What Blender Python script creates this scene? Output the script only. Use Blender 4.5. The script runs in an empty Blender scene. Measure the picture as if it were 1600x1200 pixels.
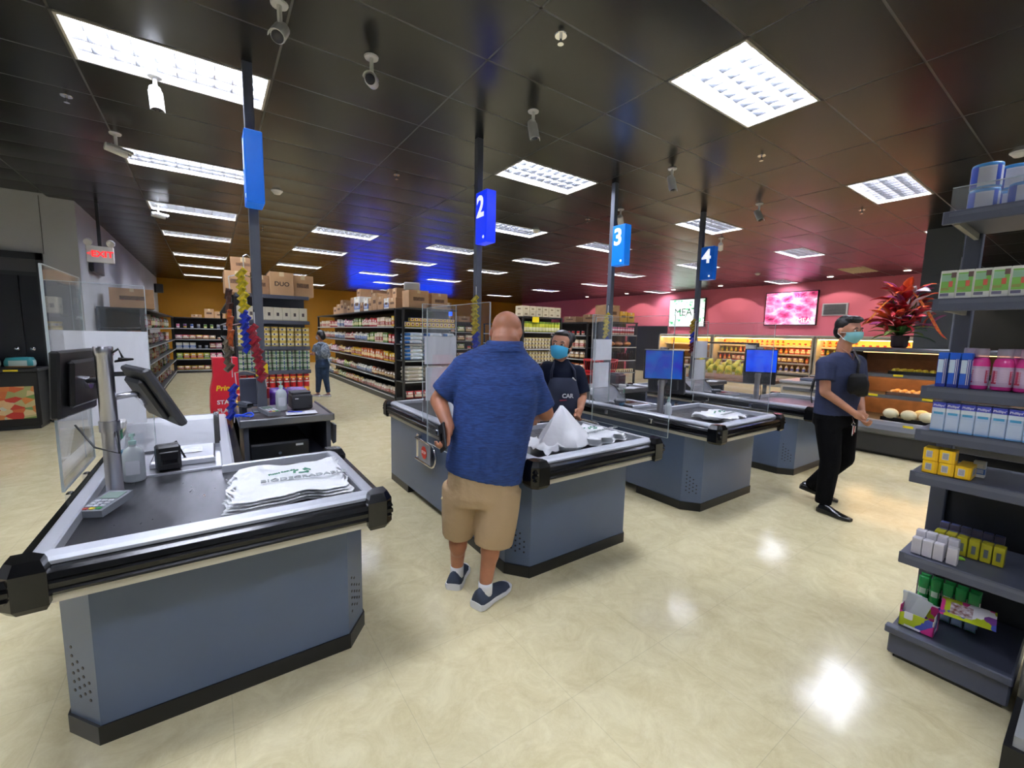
import bpy, math, random
from math import sin, cos, pi, radians, sqrt, atan2
from mathutils import Vector, Matrix
random.seed(7)
S = bpy.context.scene
COL = S.collection

# ------------------------------------------------------------------ camera, world, exposure
YAW, PITCH, ROLL, FPX, EYE = .61486, -.11577, -.022025, 666.34, 1.5
fw = Vector((sin(YAW)*cos(PITCH), cos(YAW)*cos(PITCH), sin(PITCH)))
rt0 = Vector((cos(YAW), -sin(YAW), 0)); dn0 = fw.cross(rt0)
rt = rt0*cos(ROLL) + dn0*sin(ROLL); dn = dn0*cos(ROLL) - rt0*sin(ROLL)
cd = bpy.data.cameras.new('camera'); cam = bpy.data.objects.new('camera', cd); COL.objects.link(cam)
cd.sensor_width = 36; cd.lens = FPX/1600*36; cd.clip_start = .02; cd.clip_end = 200
mw = Matrix.Identity(4)
for i in range(3):
    mw[i][0] = rt[i]; mw[i][1] = -dn[i]; mw[i][2] = -fw[i]
mw[0][3], mw[1][3], mw[2][3] = 0, 0, EYE
cam.matrix_world = mw; S.camera = cam
def proj(x, y, z):
    v = Vector((x, y, z-EYE)); d = v.dot(fw)
    if d < .05: return None
    return 800+FPX*v.dot(rt)/d, 600+FPX*v.dot(dn)/d, d

W = bpy.data.worlds.new('world'); S.world = W; W.use_nodes = True
bg = W.node_tree.nodes['Background']; bg.inputs[0].default_value = (.55, .68, .9, 1); bg.inputs[1].default_value = .8
S.view_settings.view_transform = 'Standard'; S.view_settings.look = 'None'
S.view_settings.gamma = 1; S.view_settings.use_curve_mapping = False
S.view_settings.exposure = 0.0
TUBE_STRENGTH = 76.0
CZ = 3.38                                    # ceiling height

# ------------------------------------------------------------------ materials
def lin(c):
    return tuple(((v/255)/12.92 if v/255 <= .04045 else ((v/255+.055)/1.055)**2.4) for v in c[:3])+(1,)
MATS = {}
class G:
    """small node-graph helper"""
    def __init__(s, name):
        s.m = bpy.data.materials.new(name); s.m.use_nodes = True
        s.t = s.m.node_tree; s.b = s.t.nodes['Principled BSDF']
    def n(s, typ, **kw):
        nd = s.t.nodes.new(typ)
        for k, v in kw.items():
            if k.startswith('i_'):
                k = k[2:]; nd.inputs[int(k) if k.isdigit() else k].default_value = v
            else: setattr(nd, k, v)
        return nd
    def l(s, a, b): s.t.links.new(a, b)
    def math(s, op, a, b=None, clamp=False):
        nd = s.n('ShaderNodeMath', operation=op); nd.use_clamp = clamp
        for i, v in enumerate((a, b)):
            if v is None: continue
            if isinstance(v, (int, float)): nd.inputs[i].default_value = v
            else: s.l(v, nd.inputs[i])
        return nd.outputs[0]
    def mix(s, fac, a, b):
        nd = s.n('ShaderNodeMix', data_type='RGBA')
        for i, v in ((0, fac), (6, a), (7, b)):
            if isinstance(v, (int, float)): nd.inputs[i].default_value = v
            elif isinstance(v, tuple): nd.inputs[i].default_value = v
            else: s.l(v, nd.inputs[i])
        return nd.outputs[2]
def mat(name, c, rough=.5, metal=0, spec=.5, noise=None, bump=None, emit=0, trans=0, coat=0, sheen=0):
    if name in MATS: return MATS[name]
    g = G(name); b = g.b
    b.inputs['Base Color'].default_value = lin(c); b.inputs['Roughness'].default_value = rough
    b.inputs['Metallic'].default_value = metal; b.inputs['Specular IOR Level'].default_value = spec
    if trans: b.inputs['Transmission Weight'].default_value = trans
    if coat: b.inputs['Coat Weight'].default_value = coat
    if sheen: b.inputs['Sheen Weight'].default_value = sheen
    if emit:
        b.inputs['Emission Color'].default_value = lin(c); b.inputs['Emission Strength'].default_value = emit
    if noise or bump:
        tc = g.n('ShaderNodeTexCoord')
    if noise:
        nz = g.n('ShaderNodeTexNoise', i_Scale=noise[0], i_Detail=4.0); g.l(tc.outputs['Object'], nz.inputs['Vector'])
        c2 = noise[2] if len(noise) > 2 else tuple(v*(1-noise[1]) for v in c)
        rp = g.n('ShaderNodeMapRange', i_1=.35, i_2=.65); g.l(nz.outputs[0], rp.inputs[0])
        g.l(g.mix(rp.outputs[0], lin(c), lin(c2)), b.inputs['Base Color'])
        if emit: g.l(g.mix(rp.outputs[0], lin(c), lin(c2)), b.inputs['Emission Color'])
    if bump:
        nb = g.n('ShaderNodeTexNoise', i_Scale=bump[0], i_Detail=3.0); g.l(tc.outputs['Object'], nb.inputs['Vector'])
        bp = g.n('ShaderNodeBump', i_Strength=bump[1], i_Distance=bump[2] if len(bump) > 2 else .01)
        g.l(nb.outputs[0], bp.inputs['Height']); g.l(bp.outputs[0], b.inputs['Normal'])
    MATS[name] = g.m; return g.m
def pmat(name, base, blocks, rough=.4, noise=0, emit=0):
    """printed pack: colour blocks (u0,u1,v0,v1,rgb[,grain]) on the upright faces, in the pack's own 0..1 box"""
    if name in MATS: return MATS[name]
    g = G(name); tc = g.n('ShaderNodeTexCoord')
    sp = g.n('ShaderNodeSeparateXYZ'); g.l(tc.outputs['Generated'], sp.inputs[0])
    sn = g.n('ShaderNodeSeparateXYZ'); g.l(tc.outputs['Normal'], sn.inputs[0])
    ax = g.math('GREATER_THAN', g.math('ABSOLUTE', sn.outputs[0]), .7)
    mu = g.n('ShaderNodeMix', data_type='FLOAT'); g.l(ax, mu.inputs[0]); g.l(sp.outputs[0], mu.inputs[2]); g.l(sp.outputs[1], mu.inputs[3])
    u, v = mu.outputs[0], sp.outputs[2]
    side = g.math('LESS_THAN', g.math('ABSOLUTE', sn.outputs[2]), .75)
    col = lin(base)
    nz = g.n('ShaderNodeTexNoise', i_Scale=9.0, i_Detail=2.0); g.l(tc.outputs['Generated'], nz.inputs['Vector'])
    for bl in blocks:
        u0, u1, v0, v1, c = bl[:5]
        f = side
        for val, op, lim in ((u, 'GREATER_THAN', u0), (u, 'LESS_THAN', u1), (v, 'GREATER_THAN', v0), (v, 'LESS_THAN', v1)):
            if 0 < lim < 1: f = g.math('MULTIPLY', f, g.math(op, val, lim))
        if len(bl) > 5:       # fine print
            wv = g.n('ShaderNodeTexWave', i_Scale=bl[5], i_Distortion=6.0, bands_direction='Z'); g.l(tc.outputs['Generated'], wv.inputs['Vector'])
            f = g.math('MULTIPLY', f, g.math('GREATER_THAN', wv.outputs[1], .55))
        col = g.mix(f, col, lin(c))
    if not isinstance(col, tuple): g.l(col, g.b.inputs['Base Color'])
    else: g.b.inputs['Base Color'].default_value = col
    if emit:
        g.l(col, g.b.inputs['Emission Color']); g.b.inputs['Emission Strength'].default_value = emit
    g.b.inputs['Roughness'].default_value = rough
    MATS[name] = g.m; return g.m
def floor_mat():
    g = G('vinyl_floor'); tc = g.n('ShaderNodeTexCoord')
    a = g.n('ShaderNodeTexNoise', i_Scale=5.5, i_Detail=8.0, i_Roughness=.75, i_Distortion=.8); g.l(tc.outputs['Object'], a.inputs['Vector'])
    r = g.n('ShaderNodeMapRange', i_1=.35, i_2=.68); g.l(a.outputs[0], r.inputs[0])
    c = g.mix(r.outputs[0], lin((234, 223, 180)), lin((212, 198, 152)))
    a2 = g.n('ShaderNodeTexNoise', i_Scale=22.0, i_Detail=5.0, i_Roughness=.7); g.l(tc.outputs['Object'], a2.inputs['Vector'])
    r2 = g.n('ShaderNodeMapRange', i_1=.5, i_2=.75); g.l(a2.outputs[0], r2.inputs[0])
    c = g.mix(g.math('MULTIPLY', r2.outputs[0], .3), c, lin((240, 232, 198)))
    bk = g.n('ShaderNodeTexBrick', i_Scale=1.0); bk.offset = 0
    bk.inputs['Brick Width'].default_value = .58; bk.inputs['Row Height'].default_value = .58; bk.inputs['Mortar Size'].default_value = .0016
    bk.inputs['Mortar Smooth'].default_value = .3
    g.l(tc.outputs['Object'], bk.inputs['Vector'])
    c = g.mix(g.math('MULTIPLY', bk.outputs['Fac'], .2), c, lin((120, 108, 84)))
    g.l(c, g.b.inputs['Base Color'])
    rr = g.n('ShaderNodeMapRange', i_1=.3, i_2=.7, i_3=.09, i_4=.19); g.l(a2.outputs[0], rr.inputs[0]); g.l(rr.outputs[0], g.b.inputs['Roughness'])
    w = g.n('ShaderNodeTexNoise', i_Scale=2.2, i_Detail=4.0); g.l(tc.outputs['Object'], w.inputs['Vector'])
    bp = g.n('ShaderNodeBump', i_Strength=.09, i_Distance=.02); g.l(w.outputs[0], bp.inputs['Height']); g.l(bp.outputs[0], g.b.inputs['Normal'])
    return g.m
def clear_mat(name, tint=(255, 255, 255), haze=.03, rough=.02):
    if name in MATS: return MATS[name]
    g = G(name); t = g.t; t.nodes.remove(g.b); out = t.nodes['Material Output']
    tr = g.n('ShaderNodeBsdfTransparent', i_0=lin(tint)); gl = g.n('ShaderNodeBsdfGlossy', i_Roughness=rough)
    df = g.n('ShaderNodeBsdfDiffuse', i_0=lin((225, 232, 235)))
    lw = g.n('ShaderNodeLayerWeight', i_Blend=.5)
    m1 = g.n('ShaderNodeMixShader'); g.l(g.math('ADD', g.math('MULTIPLY', g.math('POWER', lw.outputs[1], 5.0), .9), .05), m1.inputs[0]); g.l(tr.outputs[0], m1.inputs[1]); g.l(gl.outputs[0], m1.inputs[2])
    m2 = g.n('ShaderNodeMixShader', i_0=haze); g.l(m1.outputs[0], m2.inputs[1]); g.l(df.outputs[0], m2.inputs[2])
    g.l(m2.outputs[0], out.inputs[0]); MATS[name] = g.m; return g.m
def brushed(name, c, rough=.3, sc=(6, 120, 60), metal=1.0):
    g = G(name); tc = g.n('ShaderNodeTexCoord'); mp = g.n('ShaderNodeMapping', i_Scale=sc); g.l(tc.outputs['Object'], mp.inputs[0])
    nz = g.n('ShaderNodeTexNoise', i_Scale=3.0, i_Detail=4.0); g.l(mp.outputs[0], nz.inputs['Vector'])
    r = g.n('ShaderNodeMapRange', i_3=rough*.7, i_4=rough*1.4); g.l(nz.outputs[0], r.inputs[0]); g.l(r.outputs[0], g.b.inputs['Roughness'])
    g.b.inputs['Base Color'].default_value = lin(c); g.b.inputs['Metallic'].default_value = metal
    MATS[name] = g.m; return g.m

black = mat('black_plastic', (16, 16, 18), .38); dark = mat('dark_metal', (38, 40, 44), .42)
shelfm = mat('shelf_grey', (74, 78, 92), .42); shelfd = mat('shelf_dark', (34, 34, 36), .45)
slate = mat('counter_slate', (86, 101, 126), .3, noise=(1.5, .06)); bumper = mat('bumper_black', (9, 9, 10), .22)
cream = mat('cream_strip', (205, 200, 182), .4); silver = brushed('silver_rim', (206, 209, 216), .42, metal=.35)
steel = brushed('worktop_steel', (96, 96, 100), .3, (12, 3, 8)); steel2 = brushed('stainless', (150, 151, 155), .34, (5, 14, 8))
chrome = mat('chrome', (225, 225, 230), .12, 1); white = mat('white_plastic', (228, 228, 226), .4)
paper = mat('white_paper', (238, 240, 246), .7); bagm = mat('bag_film', (244, 246, 248), .4, bump=(30, .5, .006))
acry = clear_mat('acrylic', haze=.025); acre = mat('acrylic_edge', (214, 226, 228), .3, trans=.35)
clear = clear_mat('clear_film', haze=.12, rough=.15); blister = clear_mat('blister_film', haze=.42, rough=.2)
polem = brushed('pole_grey', (98, 102, 112), .42, (30, 30, 4), .35); kraft = mat('kraft_board', (186, 146, 104), .75, noise=(5, .07))
kraft2 = mat('kraft_board_dark', (158, 120, 84), .75, noise=(5, .08)); tape = mat('tape', (206, 184, 142), .35)
yellow = mat('tag_yellow', (240, 214, 30), .5); blue = mat('sign_blue', (10, 104, 214), .35)
skin1 = mat('skin_tan', (176, 116, 84), .48, noise=(9, .1)); skin2 = mat('skin_brown', (182, 126, 96), .5, noise=(9, .1))
hairm = mat('hair_black', (14, 12, 12), .45, bump=(70, .5, .004)); navy = mat('cloth_navy', (24, 30, 50), .85, bump=(90, .2, .002))

# ------------------------------------------------------------------ mesh helpers
class B:
    def __init__(s): s.v = []; s.f = []
    def add(s, vs, fs, M=None):
        o = len(s.v); s.v += [tuple(M @ Vector(p)) if M else tuple(p) for p in vs]; s.f += [tuple(i+o for i in f) for f in fs]; return s
    def box(s, x0, x1, y0, y1, z0, z1, M=None):
        return s.add([(x0,y0,z0),(x1,y0,z0),(x1,y1,z0),(x0,y1,z0),(x0,y0,z1),(x1,y0,z1),(x1,y1,z1),(x0,y1,z1)],
                     [(3,2,1,0),(4,5,6,7),(0,1,5,4),(1,2,6,5),(2,3,7,6),(3,0,4,7)], M)
    def cb(s, x0, x1, y0, y1, z0, z1, c=.004, M=None):
        """box with chamfered edges"""
        c = min(c, (x1-x0)*.45, (y1-y0)*.45, (z1-z0)*.45); vs = []; X = (x0, x1); Y = (y0, y1); Z = (z0, z1); idx = {}
        for i in (0, 1):
            for j in (0, 1):
                for k in (0, 1):
                    sx, sy, sz = (c, -c)[i], (c, -c)[j], (c, -c)[k]
                    for a, p in enumerate(((X[i], Y[j]+sy, Z[k]+sz), (X[i]+sx, Y[j], Z[k]+sz), (X[i]+sx, Y[j]+sy, Z[k]))):
                        idx[i, j, k, a] = len(vs); vs.append(p)
        q = lambda *t: tuple(idx[u] for u in t); fs = []
        for i in (0, 1):
            f = [(i,0,0,0),(i,1,0,0),(i,1,1,0),(i,0,1,0)]; fs.append(q(*(f if i else f[::-1])))
            f = [(0,i,0,1),(0,i,1,1),(1,i,1,1),(1,i,0,1)]; fs.append(q(*(f if i else f[::-1])))
            f = [(0,0,i,2),(1,0,i,2),(1,1,i,2),(0,1,i,2)]; fs.append(q(*(f if i else f[::-1])))
        for i in (0, 1):
            for j in (0, 1):
                f = [(i,j,0,0),(i,j,0,1),(i,j,1,1),(i,j,1,0)]; fs.append(q(*(f if i != j else f[::-1])))
                f = [(i,0,j,0),(i,0,j,2),(i,1,j,2),(i,1,j,0)]; fs.append(q(*(f[::-1] if i != j else f)))
                f = [(0,i,j,1),(0,i,j,2),(1,i,j,2),(1,i,j,1)]; fs.append(q(*(f if i != j else f[::-1])))
                for k in (0, 1):
                    f = [(i,j,k,0),(i,j,k,1),(i,j,k,2)]; fs.append(q(*(f if (i+j+k) % 2 else f[::-1])))
        return s.add(vs, fs, M)
    def prism(s, poly, z0, z1, M=None):
        n = len(poly)
        return s.add([(x, y, z0) for x, y in poly]+[(x, y, z1) for x, y in poly],
                     [tuple(range(n))[::-1], tuple(range(n, 2*n))]+[(i, (i+1) % n, n+(i+1) % n, n+i) for i in range(n)], M)
    def loft(s, rings, cap=True, closed=True, M=None):
        n = len(rings[0]); vs = [p for r in rings for p in r]; fs = []
        for k in range(len(rings)-1):
            for i in range(n if closed else n-1):
                j = (i+1) % n; fs.append((k*n+i, k*n+j, (k+1)*n+j, (k+1)*n+i))
        if cap: fs += [tuple(range(n))[::-1], tuple(range((len(rings)-1)*n, len(rings)*n))]
        return s.add(vs, fs, M)
    def lathe(s, prof, n=16, M=None, at=(0, 0, 0)):
        return s.loft([[(at[0]+r*cos(2*pi*i/n), at[1]+r*sin(2*pi*i/n), at[2]+z) for i in range(n)] for r, z in prof], M=M)
    def tube(s, pts, r, n=8, M=None, closed=False):
        pts = [Vector(p) for p in pts]; rs = r if isinstance(r, (list, tuple)) else [r]*len(pts); rings = []; up = None
        m = len(pts)
        for k, p in enumerate(pts):
            if closed: t = pts[(k+1) % m]-pts[k-1]
            else: t = (pts[min(k+1, m-1)]-pts[max(k-1, 0)])
            t.normalize()
            if up is None: up = t.orthogonal().normalized()
            up = (up - t*up.dot(t)).normalized(); w = t.cross(up)
            rings.append([tuple(p+(up*cos(2*pi*i/n)+w*sin(2*pi*i/n))*rs[k]) for i in range(n)])
        if closed: rings.append(rings[0])
        return s.loft(rings, cap=not closed, M=M)
    def ell(s, c, r, n=12, m=8, R=None):
        M = Matrix.Translation(c) @ (R.to_4x4() if R else Matrix.Identity(4)) @ Matrix.Diagonal((*r, 1))
        return s.lathe([(max(sin(pi*k/m), .02), -cos(pi*k/m)) for k in range(m+1)], n, M)
    def cap(s, a, b, ra, rb, n=14):
        """tapered capsule"""
        a, b = Vector(a), Vector(b); t = (b-a); L = t.length; Q = t.to_track_quat('Z', 'Y').to_matrix().to_4x4()
        pr = [(max(ra*cos(x), .001), -ra*sin(x)) for x in (pi/2, pi/3, pi/6, 0)]+[(max(rb*cos(x), .001), L+rb*sin(x)) for x in (0, pi/6, pi/3, pi/2)]
        return s.lathe(pr, n, Matrix.Translation(a) @ Q)
    def mesh(s, name, m, smooth=False, auto=None):
        me = bpy.data.meshes.new(name); me.from_pydata(s.v, [], s.f)
        if m: me.materials.append(m)
        if smooth or auto: me.shade_smooth() if hasattr(me, 'shade_smooth') else me.polygons.foreach_set('use_smooth', [True]*len(me.polygons))
        if auto:
            try: me.set_sharp_from_angle(angle=radians(auto))
            except Exception: pass
        me.update(); return me
    def obj(s, name, m, parent=None, smooth=False, auto=None, loc=None, rot=None, **kw):
        return link(name, s.mesh(name, m, smooth, auto), parent, loc, rot, **kw)
def link(name, data, parent=None, loc=None, rot=None, label=None, cat=None, group=None, kind=None):
    o = bpy.data.objects.new(name, data); COL.objects.link(o)
    if parent: o.parent = parent
    if loc: o.location = loc
    if rot: o.rotation_euler = rot
    tag(o, label, cat, group, kind); return o
def tag(o, label=None, cat=None, group=None, kind=None):
    for k, v in (('label', label), ('category', cat), ('group', group), ('kind', kind)):
        if v: o[k] = v
    return o
def empty(name, loc, label=None, cat=None, group=None, rz=0, kind=None):
    o = link(name, None, None, loc, (0, 0, rz), label, cat, group, kind); o.empty_display_size = .05; return o
def clone(o, loc=None, rz=None, label=None, parent=None, group=None):
    c = o.copy(); COL.objects.link(c); c.parent = parent
    if loc is not None: c.location = loc
    if rz is not None: c.rotation_euler = (c.rotation_euler[0], c.rotation_euler[1], rz)
    if label: c['label'] = label
    if group: c['group'] = group
    for ch in o.children: clone(ch, parent=c)
    return c
BOLD = None
def text(s, size, m, parent, loc, rot=(pi/2, 0, 0), ext=.001, off=0, align='CENTER', sx=1, shear=0, name='lettering', sp=1):
    cu = bpy.data.curves.new(name, 'FONT'); cu.body = s; cu.size = size; cu.extrude = ext; cu.offset = off; cu.resolution_u = 3
    cu.align_x = align; cu.align_y = 'CENTER'; cu.shear = shear; cu.space_character = sp; cu.materials.append(m)
    t = bpy.data.objects.new('t', cu); COL.objects.link(t); dg = bpy.context.evaluated_depsgraph_get(); me = bpy.data.meshes.new_from_object(t.evaluated_get(dg))
    bpy.data.objects.remove(t); bpy.data.curves.remove(cu); me.name = name
    o = link(name, me, parent, loc, rot); o.scale = (sx, 1, 1); return o
def remesh(b, vox, smooth=6, fac=.5):
    """union of overlapping closed shapes -> one continuous skin"""
    me = b.mesh('t', None); o = bpy.data.objects.new('t', me); COL.objects.link(o)
    md = o.modifiers.new('r', 'REMESH'); md.mode = 'VOXEL'; md.voxel_size = vox
    if smooth:
        sm = o.modifiers.new('s', 'SMOOTH'); sm.factor = fac; sm.iterations = smooth
    dg = bpy.context.evaluated_depsgraph_get(); dg.update()
    out = bpy.data.meshes.new_from_object(o.evaluated_get(dg)); bpy.data.objects.remove(o); bpy.data.meshes.remove(me)
    out.polygons.foreach_set('use_smooth', [True]*len(out.polygons)); return out
def RZ(a): return Matrix.Rotation(a, 4, 'Z')
def T(x, y, z): return Matrix.Translation((x, y, z))
# ------------------------------------------------------------------ the shell of the store
wallg = mat('wall_grey', (196, 198, 200), .75, noise=(.8, .05)); walld = mat('wall_dark_grey', (62, 64, 64), .7)
pink = mat('wall_pink', (214, 108, 124), .7, noise=(.6, .05)); mustard = mat('wall_mustard', (176, 120, 0), .7, noise=(.5, .06))
B().box(-5.2, 16.2, -4.7, 21.9, -.1, 0).obj('floor', floor_mat(), kind='structure')
def wall(name, m, *b): return B().box(*b).obj(name, m, kind='structure')
wall('wall_far', mustard, -1.6, 16.2, 21.7, 21.9, 0, CZ+.3)
wl = wall('wall_left', wallg, -1.8, -1.6, 9.6, 21.7, 0, CZ+.3)
we = wall('wall_entrance', wallg, -5.2, -1.6, 9.4, 9.6, 0, CZ+.3)
B().box(-2.92, -2.908, 9.392, 9.4, 2.6, CZ).box(-1.98, -1.974, 9.395, 9.4, 2.54, CZ).obj('panel_joint', walld, we)
wall('wall_side', wallg, -5.2, -5, -4.7, 9.4, 0, CZ+.3)
wall('wall_right', pink, 15.95, 16.15, 2.3, 21.9, 0, CZ+.3)
wall('wall_right_dark', walld, 15.95, 16.15, -4.7, 2.3, 0, CZ+.3)
# shop front behind the camera
wb = B().box(-5.2, 16.2, -4.7, -4.5, 0, .9).box(-5.2, 16.2, -4.7, -4.5, 2.5, CZ+.3)
for x in (-5.2, -1.6, 2.0, 5.6, 9.2, 12.8): wb.box(x, x+.9, -4.7, -4.5, .9, 2.5)
wb.box(15.5, 16.2, -4.7, -4.5, .9, 2.5)
wb.obj('wall_front', wallg, kind='structure')
for i, x in enumerate((-4.3, -.7, 2.9, 6.5, 10.1)):
    w = B().box(x, x+2.7, -4.64, -4.6, .9, .96).box(x, x+2.7, -4.64, -4.6, 2.44, 2.5).box(x, x+.06, -4.64, -4.6, .9, 2.5).box(x+2.64, x+2.7, -4.64, -4.6, .9, 2.5).box(x+1.32, x+1.38, -4.64, -4.6, .9, 2.5).obj('window_%d' % (i+1), dark, kind='structure')
    for k in (0, 1): B().box(x+.06+k*1.32, x+1.32+k*1.32, -4.625, -4.615, .96, 2.44).obj('pane', acry, w)
B().box(-40, 50, -60, -4.7, -.12, -.02).obj('lawn', mat('lawn_green', (96, 120, 52), .9, noise=(2, .25)), kind='structure')
# square column beyond the produce case
c = B().box(9.84, 10.3, 1.62, 2.06, 0, CZ).obj('column', mat('column_grey', (78, 82, 84), .5), kind='structure')
B().box(9.86, 10.31, 1.598, 1.62, 0, CZ-.5).obj('lit_face', mat('column_lit', (168, 170, 182), .4), c)  # paler sheet paints the light on the column's right face
# entrance double door
d = B().box(-3.4, -3.3, 9.34, 9.4, 0, 2.54).box(-2.06, -1.99, 9.34, 9.4, 0, 2.54).box(-3.4, -1.99, 9.34, 9.4, 2.44, 2.54).box(-3.4, -1.99, 9.36, 9.4, 2.2, 2.26).obj('door_1', dark, kind='structure')
B().box(-3.3, -2.06, 9.37, 9.39, 2.26, 2.44).obj('transom', mat('transom_panel', (70, 70, 72), .5), d)
for x0, x1, hx in ((-3.3, -2.26, -2.33), (-2.25, -2.06, -2.17)):
    lf = B().box(x0, x1, 9.355, 9.39, .02, 2.2).obj('door_leaf', mat('door_navy', (14, 16, 24), .3), d)
    B().lathe([(.02, 0), (.02, .03), (.033, .045), (.03, .07), (.01, .08)], 12, T(hx, 9.355, 1.13) @ Matrix.Rotation(pi/2, 4, 'X')).obj('door_knob', chrome, lf, True)
# baseboards
B().box(-5, -3.4, 9.385, 9.4, 0, .1).obj('baseboard_entrance', dark, kind='structure')
B().box(-1.6, -1.585, 9.4, 21.7, 0, .1).obj('baseboard_left', dark, kind='structure')

# ------------------------------------------------------------------ ceiling of large glossy lay-in tiles
X0, PX, Y0, PY = -.70, 1.18, .96, .59
LIGHTS = [(0,1),(3,1),(6,1),(9,1),(0,5),(3,5),(6,5),(9,5),(0,9),(4,9),(6,9),(9,9),(13,9),(0,13),(2,13),(4,13),(6,13),(9,13),  # first entry sits out of view, added for its light
          (0,17),(2,17),(4,17),(6,17),(10,17),(13,17),(0,22),(2,22),(4,22),(6,22),(10,22),(0,26),(2,26),(5,26),(0,31),(3,31),(6,31),(10,28),
          (0,-3),(3,-3),(6,-3),(9,-3),(-3,5),(-3,1),(1,-7),(5,-7)]  # fixtures behind the camera are unseen, added for light
VENTS = [(12, 5)]
cm = G('ceiling_tile'); tc = cm.n('ShaderNodeTexCoord')
nz = cm.n('ShaderNodeTexNoise', i_Scale=.5, i_Detail=3.0); cm.l(tc.outputs['Object'], nz.inputs['Vector'])
cm.l(cm.mix(nz.outputs[0], lin((16, 16, 15)), lin((22, 22, 21))), cm.b.inputs['Base Color'])
cm.b.inputs['Roughness'].default_value = .27; cm.b.inputs['Specular IOR Level'].default_value = .38
cm = cm.m
ceil = B().box(-5.2, 16.2, -4.7, 21.9, CZ+.16, CZ+.3).obj('ceiling', dark, kind='structure')
def tile_geo(b, M, sag, nx=3, ny=6):
    hx, hy = PX/2-.007, PY/2-.007; vs = []; fs = []
    for j in range(ny+1):
        for i in range(nx+1):
            u, v = i/nx*2-1, j/ny*2-1; vs.append((u*hx, v*hy, -sag*(1-u**4*.7)*(1-v*v)))
    for j in range(ny):
        for i in range(nx):
            a = j*(nx+1)+i; fs.append((a, a+nx+1, a+nx+2, a+1))
    return b.add(vs, fs, M)
tmesh = [tile_geo(B(), None, s).mesh('tile', cm, True) for s in (.003, .005, .009)]
cells = []
for c in range(-4, 15):
    for n in range(-9, 36):
        x, y = X0+PX*(c+.5), Y0+PY*(n+.5)
        if x+PX/2 > 16.3 or y+PY/2 > 21.95 or (x < -1.75 and y > 9.4) or (c, n) in LIGHTS or (c, n) in VENTS: continue
        p = proj(x, y, CZ); q = 1e9
        if p and -60 < p[0] < 1660 and -60 < p[1] < 700: q = p[2]**2 + max(0, y-2)*1.5
        cells.append((q, x, y))
cells.sort(); rest = B()
for k, (q, x, y) in enumerate(cells):
    if k < 300: link('tile', tmesh[random.choice((0, 1, 1, 2))], ceil, (x, y, CZ))
    else: tile_geo(rest, T(x, y, CZ), random.choice((.007, .012, .012, .018)))
rest.obj('distant_tiles', cm, ceil, True, kind='stuff')
gr = B()
for c in range(-4, 16):
    x = X0+PX*c
    gr.box(x-.012, x+.012, -4.5, 9.4 if x < -1.6 else 21.7, CZ+.001, CZ+.02)
for n in range(-9, 36):
    y = Y0+PY*n; gr.box(-5 if y < 9.4 else -1.6, 15.95, y-.012, y+.012, CZ+.001, CZ+.02)
gr.obj('grid_runners', mat('grid_bar', (70, 68, 64), .35), ceil)

# recessed louvre lights
tubem = mat('tube_glow', (236, 240, 255), .5, emit=TUBE_STRENGTH)
louvm = mat('louvre_aluminium', (205, 208, 214), .22, 1); housm = mat('housing_grey', (196, 197, 200), .5)
hx, hy = PX/2-.012, PY/2-.012
fr = B()
for a in ((-hx, hx, -hy, -hy+.016), (-hx, hx, hy-.016, hy), (-hx, -hx+.016, -hy, hy), (hx-.016, hx, -hy, hy)): fr.box(*a, -.006, .004)
mf = fr.mesh('frame', mat('troffer_frame', (196, 192, 180), .4))
hb = B().box(-hx, hx, -hy, hy, .085, .09).box(-hx, -hx+.004, -hy, hy, .0, .09).box(hx-.004, hx, -hy, hy, 0, .09).box(-hx, hx, -hy, -hy+.004, 0, .09).box(-hx, hx, hy-.004, hy, 0, .09)
mh = hb.mesh('housing', housm); lv = B()
for i in range(1, 10):
    x = -hx+2*hx*i/10; lv.loft([[(x-.002, y, .003), (x+.002, y, .003), (x+.008, y, .04), (x-.008, y, .04)] for y in (-hy, hy)])
for i in range(1, 4):
    y = -hy+2*hy*i/4; lv.loft([[(x, y-.002, .003), (x, y+.002, .003), (x, y+.01, .04), (x, y-.01, .04)] for x in (-hx, hx)])
ml = lv.mesh('louvre', louvm)
mt = B().cb(-hx+.03, hx-.03, -.024, .024, .052, .07, .006).mesh('tube', tubem)
def where(c, n):
    row = {-7:'added unseen far behind the tills', -3:'added unseen near the shop front', 1:'above the open floor', 5:'above the lane signs', 9:'just behind the lane signs',
           13:'above the near ends of the aisles', 17:'above the middle of the aisles'}.get(n, 'toward the mustard wall' if n > 20 else 'overhead')
    col = {0:'first column from the entrance wall', 2:'over the canned-goods aisle', 3:'third tile column', 4:'over the long grocery shelf', 5:'over the far aisle', 6:'over lane four', 9:'toward the pink wall', 10:'toward the meat screens', 13:'next to the pink wall'}.get(c, 'side bay')
    if n > 20: row = 'toward the mustard wall, row %s' % {22: 'five', 26: 'six', 28: 'six', 31: 'seven'}[n]
    return 'recessed louvre light %s, %s' % (row, col)
for c, n in LIGHTS:
    x, y = X0+PX*(c+.5), Y0+PY*(n+.5)
    if x < -1.6 and y > 9: continue
    e = empty('ceiling_light', (x, y, CZ), where(c, n), 'light', 'recessed louvre lights in the ceiling')
    link('frame', mf, e); link('housing', mh, e); link('louvre', ml, e)
    for k in range(4): link('tube', mt, e, (0, -hy+2*hy*(k+.5)/4, 0))
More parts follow.
